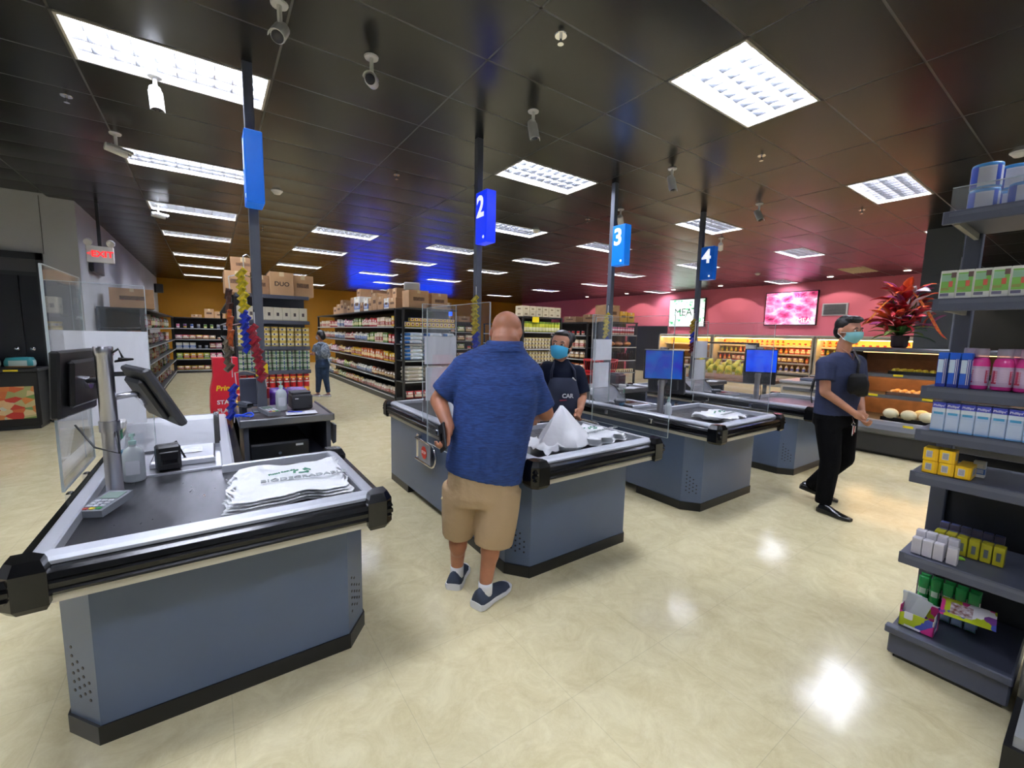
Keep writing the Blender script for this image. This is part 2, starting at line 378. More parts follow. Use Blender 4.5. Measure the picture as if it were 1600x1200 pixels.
for c, n in VENTS:
    x, y = X0+PX*(c+.5), Y0+PY*(n+.5)
    e = empty('ceiling_vent', (x, y, CZ), 'cream ceiling air vent near the pink wall above the produce', 'vent')
    fr = B().box(-hx, hx, -hy, hy, 0, .01); fr.obj('backing', mat('vent_cream', (190, 184, 150), .6), e)
    for k in range(8):
        yy = -hy+.04+k*(2*hy-.08)/7; B().box(-hx+.03, hx-.03, yy-.012, yy+.012, -.012, .0).obj('slat', MATS['vent_cream'], e)

# cameras, sprinklers, detectors on the ceiling
def cctv(x, y, az, tilt, lab):
    e = empty('security_camera', (x, y, CZ), lab, 'camera', 'security cameras on the ceiling')
    B().lathe([(.045, -.015), (.05, 0)], 16).obj('mount', white, e)
    B().cap((0, 0, -.01), (0, 0, -.13), .014, .014, 10).obj('stem', white, e, True)
    R = T(0, 0, -.16) @ RZ(az) @ Matrix.Rotation(tilt, 4, 'Y')
    bd = B().lathe([(.03, -.09), (.038, -.085), (.04, .07), (.036, .085)], 16, R @ Matrix.Rotation(pi/2, 4, 'Y')).obj('body', white, e, True, 40)
    B().lathe([(.033, .086), (.033, .09), (.01, .088)], 16, R @ Matrix.Rotation(pi/2, 4, 'Y')).obj('lens', mat('lens_dark', (46, 44, 52), .12), bd, True)
    hd = B()
    hd.loft([[(xx, .046*sin(a), .046*cos(a)) for a in [(-1+k*.25)*1.4 for k in range(9)]]+[(xx, .042*sin(a), .042*cos(a)) for a in [(1-k*.25)*1.4 for k in range(9)]] for xx in (-.05, .12)], M=R)
    hd.obj('sunshade', white, bd)
CC = [(.42, 3.02, -1.95, .75, 'white security camera angled down, at the top edge above the first lane pole'),
      (-.25, 4.41, -1.4, 1.2, 'white security camera pointing straight down beside the large light over lane one'),
      (1.0, 3.18, -2.0, .35, 'round-faced white security camera between lane one and lane two'),
      (2.32, 3.06, -1.9, 1.1, 'white security camera pointing down just before the number two sign'),
      (-.67, 5.91, .3, .2, 'white security camera turned sideways at the end of the second light row'),
      (4.31, 3.09, -2.1, 1.1, 'white security camera pointing down just before the number three sign'),
      (-.57, 8.84, .2, .1, 'white security camera in front of the third light from the entrance'),
      (6.33, 3.10, -2.2, .9, 'white security camera just before the number four sign'),
      (7.93, 4.53, .5, .5, 'white security camera behind the number four sign'),
      (5.08, 4.49, .6, .5, 'white security camera half hidden behind the number three sign')]
for a in CC: cctv(*a)
for i, (x, y, w) in enumerate([(1.9, 2.24, 'nearest the top edge, before lane two'), (-.88, 5.24, 'over the entrance side'), (1.93, 5.24, 'beyond the number two sign'), (4.72, 2.33, 'before the number three sign'), (7.72, 2.34, 'near the produce case'), (.9, 9.5, 'over the canned-goods aisle'), (5.1, 5.2, 'behind the number three sign'), (8.4, 5.2, 'behind the number four sign')]):
    e = empty('sprinkler_head', (x, y, CZ), 'small chrome fire sprinkler in the ceiling %s' % w, 'sprinkler', 'fire sprinklers in the ceiling')
    B().lathe([(.038, -.006), (.042, 0)], 14).obj('escutcheon', chrome, e); B().cap((0, 0, 0), (0, 0, -.045), .009, .007, 8).obj('nozzle', chrome, e, True)
    B().lathe([(.02, -.053), (.02, -.05)], 10).obj('deflector', chrome, e)
for x, y, w in ((.84, 6.86, 'beyond the first lane sign'), (6.56, .77, 'above the medicine shelf'), (4.9, 6.3, 'by the light behind lane three'), (12.9, 6.2, 'near the pink wall')):
    e = empty('smoke_detector', (x, y, CZ), 'white domed smoke detector on the ceiling %s' % w, 'detector', 'smoke detectors on the ceiling')
    B().lathe([(.07, -.012), (.075, 0)], 20).obj('base', white, e, True, 40); B().lathe([(.01, -.05), (.04, -.045), (.06, -.02), (.062, -.012)], 20).obj('dome', white, e, True)
# exit sign
e = empty('exit_sign', (-1.34, 9.3, 2.47), 'white emergency sign with red EXIT letters and two lamp heads on top', 'sign')
B().cb(-.16, .16, -.03, .03, 0, .25, .008).obj('housing', white, e); B().box(-.02, .02, -.02, .02, .25, CZ-2.47).obj('hanger', dark, e)
redl = mat('exit_red', (255, 40, 46), .4, emit=1.3)
text('EXIT', .125, redl, e, (.025, -.032, .125), off=.003); text('<', .09, redl, e, (-.13, -.032, .125))
for sx in (-1, 1): B().lathe([(.05, 0), (.055, .05), (.035, .09), (.03, .1)], 14, T(sx*.13, -.05, .29) @ Matrix.Rotation(-1.2, 4, 'X')).obj('lamp_head', white, e, True, 40)
# wall speakers
for x, y, z, rz, w in ((-1.5, 20.6, 2.9, .5, 'black wall speaker in the corner by the mustard wall'), (-2.75, 9.3, 3.02, 0, 'black wall speaker over the entrance doors at the picture edge')):
    e = empty('wall_speaker', (x, y, z), w, 'speaker', rz=rz)
    B().cb(-.13, .13, -.12, .12, -.16, .16, .02).obj('cabinet', black, e); B().box(-.1, .1, -.125, -.119, -.13, .13).obj('grille', mat('speaker_cloth', (26, 26, 28), .8, bump=(300, .3, .002)), e)
    B().box(-.03, .03, .1, .18, -.03, .03).obj('bracket', dark, e)
e = empty('wall_sign_panel', (-1.58, 10.4, 2.55), 'dark panel fixed to the grey wall behind the exit sign', 'panel')
B().cb(0, .05, -.45, .45, -.16, .16, .01).obj('face', black, e)
# screens on the pink wall
def tex_screen(name, kind):
    g = G(name); tc = g.n('ShaderNodeTexCoord')
    vo = g.n('ShaderNodeTexVoronoi', i_Scale=5.0 if kind == 'meat' else 7.0); g.l(tc.outputs['Generated'], vo.inputs['Vector'])
    nz = g.n('ShaderNodeTexNoise', i_Scale=8.0, i_Detail=3.0, i_Distortion=1.5); g.l(tc.outputs['Generated'], nz.inputs['Vector'])
    rp = g.n('ShaderNodeValToRGB'); cr = rp.color_ramp
    f = g.math('ADD', g.math('MULTIPLY', vo.outputs[0], .6), g.math('MULTIPLY', nz.outputs[0], .55)); g.l(f, rp.inputs[0])
    cols = [(.28, (110, 20, 50)), (.45, (214, 60, 120)), (.62, (240, 130, 170)), (.85, (250, 226, 236))] if kind == 'meat' else [(.3, (30, 150, 90)), (.42, (150, 225, 170)), (.52, (236, 255, 246)), (.8, (250, 255, 252))]
    while len(cr.elements) < len(cols): cr.elements.new(.5)
    for el, (p, c) in zip(cr.elements, cols): el.position = p; el.color = lin(c)
    g.l(rp.outputs[0], g.b.inputs['Emission Color']); g.b.inputs['Emission Strength'].default_value = .6 if kind == 'meat' else .75
    g.l(rp.outputs[0], g.b.inputs['Base Color']); return g.m
def wall_tv(y0, y1, z0, z1, m, lab, letters, col):
    e = empty('wall_screen', (15.9, (y0+y1)/2, (z0+z1)/2), lab, 'screen', rz=-pi/2); w, h = (y1-y0)/2, (z1-z0)/2
    B().cb(-w, w, -.04, .04, -h, h, .01).obj('casing', black, e); p = B().box(-w+.03, w-.03, -.045, -.04, -h+.03, h-.03).obj('display', m, e)
    for s, sz, x, z in letters: text(s, sz, col, p, (x, -.049, z), off=0)
wall_tv(5.69, 7.28, 2.0, 3.12, tex_screen('screen_meat', 'meat'), 'wall screen showing pink sausages and the word MEAT', [('MEAT', .2, .5, -.4)], mat('letter_white', (255, 255, 255), .5, emit=1))
wall_tv(9.49, 11.1, 1.95, 3.09, tex_screen('screen_leaf', 'leaf'), 'wall screen with green leaves and dark MEAT lettering', [('MEAT', .42, -.02, .02)], mat('letter_dark', (40, 60, 56), .5))
for x0, w in ((5.45, 'over the long grocery shelf'), (9.0, "beyond the second lane pole")):
    e = empty('wall_screen', (x0+1.1, 21.66, 2.2), 'blue glowing screen high on the mustard wall %s' % w, 'screen')
    B().cb(-1.0, 1.0, -.04, .04, -.62, .62, .01).obj('casing', black, e); B().box(-.97, .97, -.045, -.04, -.59, .59).obj('display', mat('screen_blue', (20, 70, 255), .4, emit=4), e)
e = empty('wall_vent', (15.93, 5.24, 2.49), 'silver wall air grille beside the sausage screen', 'vent', rz=-pi/2)
B().cb(-.34, .34, -.02, .02, -.19, .19, .01).obj('frame', mat('grille_silver', (170, 168, 170), .4), e)
for k in range(9): B().box(-.29, .29, -.03, -.02, -.15+k*.035, -.13+k*.035).obj('slat', dark, e)

# downlights washing the pink wall
for i, y in enumerate((3.4, 5.1, 8.4, 10.3, 12.6, 15.0)):
    e = empty('wall_washer', (14.9, y, CZ), 'small round downlight washing the pink wall, %s from the column' % ('first', 'second', 'third', 'fourth', 'fifth', 'sixth')[i], 'light', 'downlights along the pink wall')
    B().lathe([(.09, -.008), (.1, 0)], 16).obj('trim_ring', white, e); B().lathe([(.07, -.011), (.07, -.008)], 16).obj('lens', mat('washer_glow', (255, 240, 225), .5, emit=12), e)
    ld = bpy.data.lights.new('washer_bulb', 'SPOT'); ld.energy = 75; ld.color = (1, .9, .84); ld.spot_size = 1.75; ld.spot_blend = .12; ld.shadow_soft_size = .05
    lo = link('washer_bulb', ld, e, (0, 0, -.03), (0, -.42, 0))
# ------------------------------------------------------------------ checkout lanes
def sweep(b, path, sec, closed=True):
    """carry a section (inward offset, height) round a closed counter-clockwise path with mitred corners"""
    n = len(path); rings = []
    for k in range(n):
        p = Vector(path[k]); a = (p-Vector(path[k-1])).normalized(); c = (Vector(path[(k+1) % n])-p).normalized()
        na, nc = Vector((-a.y, a.x)), Vector((-c.y, c.x)); m = (na+nc)/(1+na.dot(nc))
        rings.append([(p.x+m.x*o, p.y+m.y*o, z) for o, z in sec])
    rings.append(rings[0]); return b.loft(rings, cap=False)
RIM = [(-.52, -.15), (.52, -.15), (.52, .66), (.02, .66), (.02, 2.25), (-.52, 2.25)]
def counter(k, cx):
    word = ('one', 'two', 'three', 'four')[k]
    lab = ['slate-grey checkout counter nearest the camera, with monitors on a silver post', 'slate-grey checkout counter beside the man in the blue polo shirt',
           'slate-grey checkout counter under the number three sign', 'slate-grey checkout counter behind the walking man, under the number four sign'][k]
    e = empty('checkout_counter', (cx, 1.96, 0), lab, 'counter', 'checkout counters in a row')
    B().prism([(-.43, 0), (.43, 0), (.53, .13), (.53, .6), (-.01, .6), (-.01, 2.2), (-.53, 2.2), (-.53, .13)], .07, .70).obj('base_cabinet', slate, e)
    B().prism([(-.436, -.006), (.436, -.006), (.538, .127), (.538, .6), (-.538, .6), (-.538, .127)], 0, .072).obj('plinth', black, e)
    B().box(-.53, -.01, 1.75, 2.2, 0, .07).obj('plinth', black, e)
    hb = B()
    for sx in (-1, 1):
        for i in range(4):
            for j in range(3+i if sx < 0 else 6-i):
                t = .25+.17*i; x, y = sx*(.43+.1*t), .13*t; nx, ny = .79*sx, -.61
                Q = Vector((nx, ny, 0)).to_track_quat('Z', 'Y').to_matrix().to_4x4()
                hb.lathe([(.0062, 0), (.0062, .0015)], 8, T(x, y, .16+j*.034+(.017 if i % 2 else 0)) @ Q)
    hb.obj('vent_holes', black, e, kind='stuff')
    sweep(B(), RIM, [(0, .655), (-.03, .66), (-.03, .69), (0, .69)]).obj('lower_strip', cream, e)
    sweep(B(), RIM, [(.01, .69), (-.042, .69), (-.054, .703), (-.049, .711), (-.057, .718), (-.057, .733), (-.05, .74), (-.057, .747), (-.05, .765), (0, .775), (.01, .775)]).obj('bumper', bumper, e)
    sweep(B(), RIM, [(.005, .77), (-.012, .775), (-.012, .786), (0, .796), (.04, .803), (.045, .798), (.045, .755), (.02, .755)]).obj('rim', silver, e)
    for x, y, a in ((-.52, -.15, 0), (.52, -.15, pi/2), (.52, .66, pi), (-.52, 2.25, -pi/2)):
        M = T(x, y, 0) @ RZ(a); c = B(); P = [(-.06, .05), (-.06, -.028), (-.028, -.06), (.05, -.06), (.05, -.0), (.0, .05)]
        for z0, z1, s0, s1 in ((.652, .67, .8, 1), (.67, .775, 1, 1), (.775, .808, 1, .72)):
            c.loft([[(px*s, py*s, z) for px, py in P] for z, s in ((z0, s0), (z1, s1))], M=M)
        c.obj('corner_cap', bumper, e, False)
    B().prism([(-.478, -.108), (.478, -.108), (.478, .618), (-.022, .618), (-.022, .72), (-.478, .72)], .70, .762).obj('packing_top', steel, e)
    B().box(-.475, -.025, .72, .735, .70, .772).obj('divider_bar', silver, e)
    B().box(-.475, -.025, .735, 1.22, .70, .766).obj('scanner_plate', steel2, e)
    sc = B().cb(-.33, -.05, .86, 1.19, .766, .80, .008).obj('scanner_bed', steel2, e)
    B().box(-.27, -.11, .98, 1.08, .80, .803).obj('glass_slot', mat('glass_black', (8, 8, 10), .08), sc); B().box(-.33, -.05, .853, .862, .768, .79).obj('front_strip', silver, sc)
    B().loft([[(x, y, z) for y, z in ((1.22, .70), (1.22, .78), (1.38, .915), (1.44, .935), (1.5, .93), (1.56, .87), (1.6, .70))] for x in (-.474, -.05)]).obj('belt_hood', steel2, e, False)
    B().loft([[(x, y, z) for y, z in ((1.2, .70), (1.2, .79), (1.37, .928), (1.44, .95), (1.51, .945), (1.58, .88), (1.62, .70))] for x in (-.05, -.02)]).obj('hood_rail', chrome, e, False)
    B().box(-.475, -.025, 1.6, 2.19, .70, .77).obj('conveyor_belt', mat('belt_rubber', (30, 30, 32), .7, bump=(120, .2, .003)), e)
    # folding lane gate on the customer side
    g = B().tube([(-.545, 1.45, .60), (-.575, 1.45, .60), (-.575, 1.14, .60)]+[(-.575, 1.14-.09*sin(t), .51+.09*cos(t)) for t in (.4, .8, 1.2, pi/2, 1.95, 2.4, 2.8)]+[(-.575, 1.14, .42), (-.575, 1.45, .42), (-.545, 1.45, .42)], .011, 8).obj('gate_loop', chrome, e, True)
    B().cb(-.565, -.535, 1.41, 1.47, .39, .63, .008).obj('gate_hinge', chrome, e)
    B().box(-.574, -.568, 1.16, 1.40, .43, .59).obj('gate_plate', mat('gate_plate_grey', (150, 150, 150), .5), g)
    B().prism([(.055*cos(pi/8+i*pi/4), .055*sin(pi/8+i*pi/4)) for i in range(8)], 0, .002, T(-.577, 1.27, .51) @ RZ(0) @ Matrix.Rotation(-pi/2, 4, 'Y')).obj('stop_sign', mat('stop_red', (214, 60, 40), .5), g)
    text('STOP', .035, white, g, (-.5805, 1.27, .51), (pi/2, 0, -pi/2), .0005)
    # customer-side acrylic shield and crossways shield
    for nm, bx, rot, lb in (('side', (-.59, -.583, .57 if k == 0 else .26, 1.18, .79 if k == 0 else .62, 1.74 if k == 0 else 1.69), 0, 'clear acrylic shield along the customer side of checkout lane %s' % word), ('cross', (-.62, -.33, 1.19, 1.197, .79, 1.72), 0, 'narrow clear acrylic shield with taped papers crossing checkout lane %s' % word)):
        s = empty('acrylic_shield', (cx, 1.96, 0), lb, 'shield', 'acrylic shields at the tills')
        B().box(*bx).obj('sheet', acry, s); x0, x1, y0, y1, z0, z1 = bx
        ed = B()
        if nm == 'side':
            for q in ((x0-.001, x1+.001, y0-.003, y0, z0, z1), (x0-.001, x1+.001, y1, y1+.003, z0, z1), (x0-.001, x1+.001, y0, y1, z1, z1+.003), (x0-.001, x1+.001, y0, y1, z0-.003, z0)): ed.box(*q)
            for y in (.66 if k == 0 else .45, .98): B().cb(-.60, -.575, y-.02, y+.02, .72, .76, .005).obj('clamp', chrome, s)
        else:
            for q in ((x0-.003, x0, y0-.001, y1+.001, z0, z1), (x1, x1+.003, y0-.001, y1+.001, z0, z1), (x0, x1, y0-.001, y1+.001, z1, z1+.003)): ed.box(*q)
            B().cb(-.50, -.40, 1.17, 1.22, .765, .80, .006).obj('foot', steel2, s)
        ed.obj('polished_edge', acre, s)
    # notices taped to the crossways shield
    for nm, x0, x1, z0, z1 in (('upper', -.66 if k == 0 else -.61, -.33, 1.25, 1.47), ('lower', -.60, -.36, .96, 1.225)):
        p = B().loft([[(x, 1.182-.004*sin(i*1.1), z0+(z1-z0)*0) for i, x in enumerate([x0+(x1-x0)*j/6 for j in range(7)])]+[(x, 1.184-.004*sin((6-i)*1.1), z0) for i, x in enumerate([x1-(x1-x0)*j/6 for j in range(7)])],
                      [(x, 1.182-.004*sin(i*.7), z1) for i, x in enumerate([x0+(x1-x0)*j/6 for j in range(7)])]+[(x, 1.184-.004*sin((6-i)*.7), z1) for i, x in enumerate([x1-(x1-x0)*j/6 for j in range(7)])]])
        p.obj('paper_notice', paper, None, False, loc=(cx, 1.96, 0), label='blank-backed white paper, the %s notice taped to the shield of lane %s' % (nm, word), cat='paper', group='paper notices on the shields')
    # equipment post with two monitors
    s = empty('monitor_stand', (cx-.41, 2.44, .7632), ['silver post carrying two black monitors on the nearest counter', 'silver post beside the customer on the second counter', 'silver post holding a lit blue screen at lane three', 'silver post holding a lit blue screen at lane four'][k], 'stand', 'monitor posts at the tills')
    B().lathe([(.04, 0), (.04, .01), (.034, .018), (.029, .03), (.029, .61), (.033, .615), (.033, .645), (.03, .65)], 24).obj('post', mat('post_silver', (188, 188, 196), .28, 1), s, True, 40)
    B().lathe([(.0345, .29), (.0345, .335)], 20).obj('collar', MATS['post_silver'], s, True, 40)
    can = [2.98, pi+.75, pi+.75, pi+.75][k]; cz = .42
    for nm, ax, zz, off, tilt, scr in (('customer', can, cz+.07, .13 if k == 0 else .05, 0.06, k >= 2), ('cashier', .32 if k == 0 else .35, .43 if k == 0 else .34, .15, -.45 if k == 0 else -.2, False)):
        ctr = (-.12, .17, zz) if k == 0 and nm == 'customer' else tuple(RZ(ax) @ Vector((off, 0, zz)))
        R = T(*ctr) @ RZ(ax) @ Matrix.Rotation(-tilt if nm == 'customer' else tilt, 4, 'Y')
        B().tube([(0, 0, zz), (ctr[0]*.5+.01, ctr[1]*.5+.02, zz+.01), tuple(R @ Vector((-.03, 0, 0)))], .013, 8).obj('arm', MATS['post_silver'], s, True)
        mo = B().cb(-.012, .022, -.175, .175, -.14, .14, .008, R).cb(-.035, -.01, -.12, .12, -.1, .1, .012, R).obj('monitor', black if nm == 'customer' else mat('monitor_grey', (52, 53, 58), .45), s)
        B().box(.022, .0235, -.162, .162, -.127, .127, R).obj('screen', mat('screen_on_%d' % k, (14, 80, 160) if k == 2 else (8, 62, 220), .2, noise=(7, .3, (40, 40, 150) if k == 2 else (20, 90, 250)), emit=.5) if scr else mat('screen_off', (12, 13, 16), .12), mo)
        B().lathe([(.03, 0), (.03, .02)], 12, R @ T(-.05, 0, 0) @ Matrix.Rotation(pi/2, 4, 'Y')).obj('mount_plate', chrome, mo)
    cb_ = B().tube([(.02, -.02, .3), (.03, -.05, .2), (-.04, -.07, .24), (-.1, -.02, .33)] if k == 0 else [(.02, -.02, .3), (.03, -.04, .1), (.02, -.03, .02)], .004, 6).obj('cable', black, s, True)
    B().tube([(0, 0, .6), (.05, -.02, .64), (.06, 0, .6), (.03, .02, .585), (.09, 0, .595), (.05, -.03, .6)], .005, 6).obj('cable_tie', black, s, True)
    return e
LANES = [.04, 1.98, 3.85, 5.70]
for k, cx in enumerate(LANES): counter(k, cx)

# lane poles with numbered sign boxes
POLES = [(.305, 3.8), (2.23, 3.8), (4.18, 3.8), (6.12, 3.8)]
for k, (x, y) in enumerate(POLES):
    w = ('first', 'second', 'third', 'fourth')[k]
    e = empty('lane_pole', (x, y, .862), 'grey square steel pole rising from till to ceiling, %s from the entrance' % w, 'pole', 'poles carrying the lane numbers')
    B().cb(-.032, .032, -.032, .032, 0, CZ-.862, .004).obj('shaft', polem, e); B().cb(-.07, .07, -.07, .07, 0, .012, .003).obj('foot_plate', polem, e)
    if k == 0:
        B().box(-.036, .046, -.036, -.0325, .278, .373).obj('price_tag', yellow, e); B().box(-.032, .01, -.037, -.0355, .338, .368).obj('tag_print', mat('tag_blue', (50, 90, 190), .5), e)
    s = empty('lane_sign', (x, y-.14, 2.61), ['blue lane sign box seen edge-on, on the pole nearest the entrance', 'deep blue lane sign with white number 2 above the man in blue', 'blue lane sign with white number 3 above the cashier', 'darker blue lane sign with white number 4 before the leaf screen'][k], 'sign', 'numbered lane signs')
    b = [mat('sign_blue_a', (6, 110, 226), .35, emit=.35), mat('sign_blue_b', (10, 50, 240), .35, emit=.8), mat('sign_blue_c', (6, 122, 232), .35, emit=.45), mat('sign_blue_d', (8, 92, 196), .35, emit=.25)][k]
    B().cb(-.055, .055, -.1, .1, -.24, .24, .006).obj('box', b, s)
    for sx in (-1, 1):
        text(str(k+1), .27, mat('sign_white', (245, 248, 255), .4, emit=.8), s, (sx*.0565, .01 if sx < 0 else 0, .09), (pi/2, 0, sx*pi/2), .001, .008)
        B().lathe([(.015, 0), (.015, .002)], 12, T(sx*.055, -.05, -.19) @ Matrix.Rotation(sx*pi/2, 4, 'Y')).obj('indicator', MATS['sign_white'], s)
    B().box(-.02, .02, .099, .107, -.1, .1).obj('bracket', dark, s)

# cash cabinets beside each till
def cash_cabinet(k, cx):
    x0, x1, y0, y1, H = .115, .68, 3.42, 4.08, .87
    word = ('one', 'two', 'three', 'four')[k]
    e = empty('cash_cabinet', (cx, 0, 0), 'grey metal cashier cabinet with open drawer bay and lower door at lane %s' % word, 'cabinet', 'cashier cabinets')
    cab = mat('cabinet_grey', (66, 70, 80), .4)
    B().box(x0, x0+.03, y0, y1, 0, H-.05).box(x1-.03, x1, y0, y1, 0, H-.05).box(x0, x1, y1-.03, y1, 0, H-.05).box(x0, x1, y0, y1, .52, .56).box(x0, x1, y0, y1, 0, .08).obj('carcass', cab, e)
    B().cb(x0-.02, x1+.02, y0-.02, y1+.02, H-.055, H-.01, .012).obj('top', mat('cabinet_top', (104, 96, 98), .3), e)
    B().cb(x0-.025, x1+.025, y0-.03, y0-.015, H-.05, H+.004, .006).cb(x0-.025, x0-.01, y0-.03, y1+.02, H-.05, H+.004, .006).cb(x1+.01, x1+.025, y0-.03, y1+.02, H-.05, H+.004, .006).obj('edge_rail', steel2, e)
    d = B().cb(x0+.035, x1-.035, y0+.002, y0+.02, .09, .515, .004).obj('door', cab, e)
    B().lathe([(.012, 0), (.012, .006)], 12, T((x0+x1)/2-.02, y0+.002, .46) @ Matrix.Rotation(pi/2, 4, 'X')).obj('lock', chrome, d); B().box((x0+x1)/2-.06, (x0+x1)/2+.04, y0-.0005, y0+.003, .385, .435).obj('handle_recess', black, d)
    B().loft([[(x1+.025, y, z) for y, z in ((3.44, .78), (3.56, .78), (3.6, .74), (3.56, .64), (3.46, .62))], [(x1+.05, y, z) for y, z in ((3.45, .77), (3.55, .77), (3.58, .74), (3.55, .65), (3.47, .63))]]).obj('side_bracket', cab, e)
    cdw = empty('cash_register_tray', (cx, 0, .56), 'black cash drawer in the cabinet bay at lane %s' % word, 'drawer', 'cash drawers')
    B().cb(x0+.04, x1-.15, y0+.04, y1-.06, .005, .12, .004).obj('body', mat('drawer_black', (20, 22, 26), .35), cdw); B().cb(x0+.04, x1-.15, y0+.025, y0+.042, .01, .115, .006).obj('front', MATS['drawer_black'], cdw)
    B().lathe([(.011, 0), (.011, .005)], 12, T(x0+.22, y0+.025, .045) @ Matrix.Rotation(pi/2, 4, 'X')).obj('lock', chrome, cdw); B().box(x1-.24, x1-.19, y0+.0235, y0+.026, .085, .1).obj('maker_badge', white, cdw)
for k, cx in enumerate(LANES): cash_cabinet(k, cx)
# ------------------------------------------------------------------ things on and around the tills
def pack(name, b, m, label, cat, group=None, loc=(0, 0, 0), rz=0, **kw): return b.obj(name, m, None, loc=loc, rot=(0, 0, rz), label=label, cat=cat, group=group, **kw)
def bag_sheet(w, h, seed, amp=.006, th=.003, nx=16, ny=12):
    rnd = random.Random(seed); ph = [rnd.random()*6 for _ in range(8)]; b = B()
    def z(u, v): return amp*(sin(9*u+ph[0]+3*v)+.8*sin(15*v+ph[1]-5*u)+.6*sin(23*u+11*v+ph[2])*abs(u-.5)*2+.5*sin(31*v-17*u+ph[3]))
    for s in (0, 1):
        vs = []; fs = []
        for j in range(ny+1):
            for i in range(nx+1):
                u, v = i/nx, j/ny
                ex = .012*sin(21*v+ph[4]) if i in (0, nx) else 0; ey = .014*sin(17*u+ph[5]) if j in (0, ny) else 0
                vs.append(((u-.5)*w+ex, (v-.5)*h+ey, z(u, v)+amp*3+(th if s else 0)))
        for j in range(ny):
            for i in range(nx):
                a = j*(nx+1)+i; q = (a, a+1, a+nx+2, a+nx+1); fs.append(q if s else q[::-1])
        b.add(vs, fs)
    return b
green = mat('print_green', (84, 146, 118), .6)
def bag_stack(cx, cy, n, w, h, rz, where, pr, first):
    for i in range(n):
        o = pack('plastic_bag', bag_sheet(w-.012*i+.02*random.random(), h-.01*i, 40*first, .0045), bagm, 'flat white shopping bag, %s of the stack on %s' % (('bottom layer', 'second layer', 'third layer', 'printed top layer')[i+4-n], where), 'bag', 'flat shopping bags on the counters',
                 (cx+random.uniform(-.004, .004), cy+random.uniform(-.004, .004), .766+i*.0115), rz+random.uniform(-.01, .01), smooth=True)
    if pr:
        for t in range(3):
            a = t*2*pi/3; B().tube([(.055+.034*cos(a+q), .02+.026*sin(a+q), .034) for q in (0, .4, .8, 1.2, 1.5)], [.004, .004, .004, .008, .001], 4).obj('recycle_arrow', green, o)
        text('BIODEGRADABLE', .042, mat('print_grey', (168, 174, 174), .6), o, (.06, -.06, .031), (0, 0, 0), .002, .001, sp=1.1)
        text('Please Recycle', .02, green, o, (-.03, .045, .031), (0, 0, .35), .002)
    return o
bag_stack(.27, 2.16, 4, .47, .5, -.08, 'the nearest counter', True, 1)
bag_stack(2.205, 2.14, 4, .38, .40, .12, 'the counter beside the cashier', True, 2)
bag_stack(3.86, 2.08, 3, .42, .36, .1, 'the third counter', True, 3)
# the bag being filled by the cashier
rnd = random.Random(3); pb = B(); prof = []; n = 15; jit = [rnd.uniform(-.22, .22) for _ in range(n)]
for k, (t, R) in enumerate(((0, .15), (.1, .175), (.3, .15), (.52, .105), (.72, .07), (.88, .036), (1, .012))):
    prof.append([(cos(a)*R*1.3*(1+jit[i]*(.5+.5*t)+rnd.uniform(-.05, .05))+.15*t**1.5, sin(a)*R*(1+jit[(i*4) % n]*.6)+.10*t**1.6, .235*t+rnd.uniform(-.006, .006)*(0 < t < 1)) for i, a in enumerate([2*pi*i/n for i in range(n)])])
pb.loft(prof)
pack('plastic_bag', pb, mat('bag_film_thin', (250, 251, 253), .35, trans=.1, bump=(9, .35, .02)), 'puffed white plastic bag held open by the cashier', 'bag', None, (1.93, 2.12, .7645), .35, auto=38)
o = pack('meat_tray', B().loft([[(x*s, y*s, z) for x, y in ((-.09, -.06), (.09, -.06), (.09, .06), (-.09, .06))] for s, z in ((.8, 0), (1, .03), (1.04, .032), (.95, .028))]), white, 'white foam tray of wrapped meat between the cashier\'s hands', 'tray', None, (2.12, 2.42, .764), .3)
B().ell((0, 0, .03), (.07, .045, .018)).obj('wrapped_meat', mat('meat_pale', (222, 176, 164), .35, noise=(14, .2, (190, 110, 100))), o, True)
pack('plastic_bag', bag_sheet(.3, .24, 77, .014), bagm, 'crumpled white bag lying beside the customer on the second counter', 'bag', None, (1.72, 2.05, .766), .5, smooth=True)
# card terminal, bottles
def terminal(x, y, z, rz, lab):
    e = empty('card_terminal', (x, y, z), lab, 'terminal', 'card terminals', rz=rz); R = Matrix.Rotation(.12, 4, 'X')
    gm = mat('terminal_grey', (120, 124, 130), .4)
    B().loft([[(xx, yy, zz) for xx, yy in ((-.042, -.085), (.042, -.085), (.046, .02), (.046, .085), (-.046, .085), (-.046, .02))] for zz in (0, .028)], M=R).obj('body', gm, e)
    B().box(-.033, .033, .015, .07, .028, .03, R).obj('screen', mat('lcd_green', (120, 140, 130), .2), e)
    for j in range(4):
        for i in range(3):
            c = (170, 60, 60) if (j, i) == (0, 0) else (220, 200, 60) if (j, i) == (0, 1) else (60, 150, 80) if (j, i) == (0, 2) else (188, 192, 198)
            B().cb(-.033+i*.023, -.015+i*.023, -.075+j*.021, -.061+j*.021, .028, .033, .002, R).obj('key', mat('key_%d_%d_%d' % c, c, .5), e)
terminal(-.375, 2.28, .775, -.45, 'grey card terminal with coloured keys on the nearest counter')
terminal(.33, 3.57, .884, .3, 'grey card terminal on the cashier cabinet before the first pole')
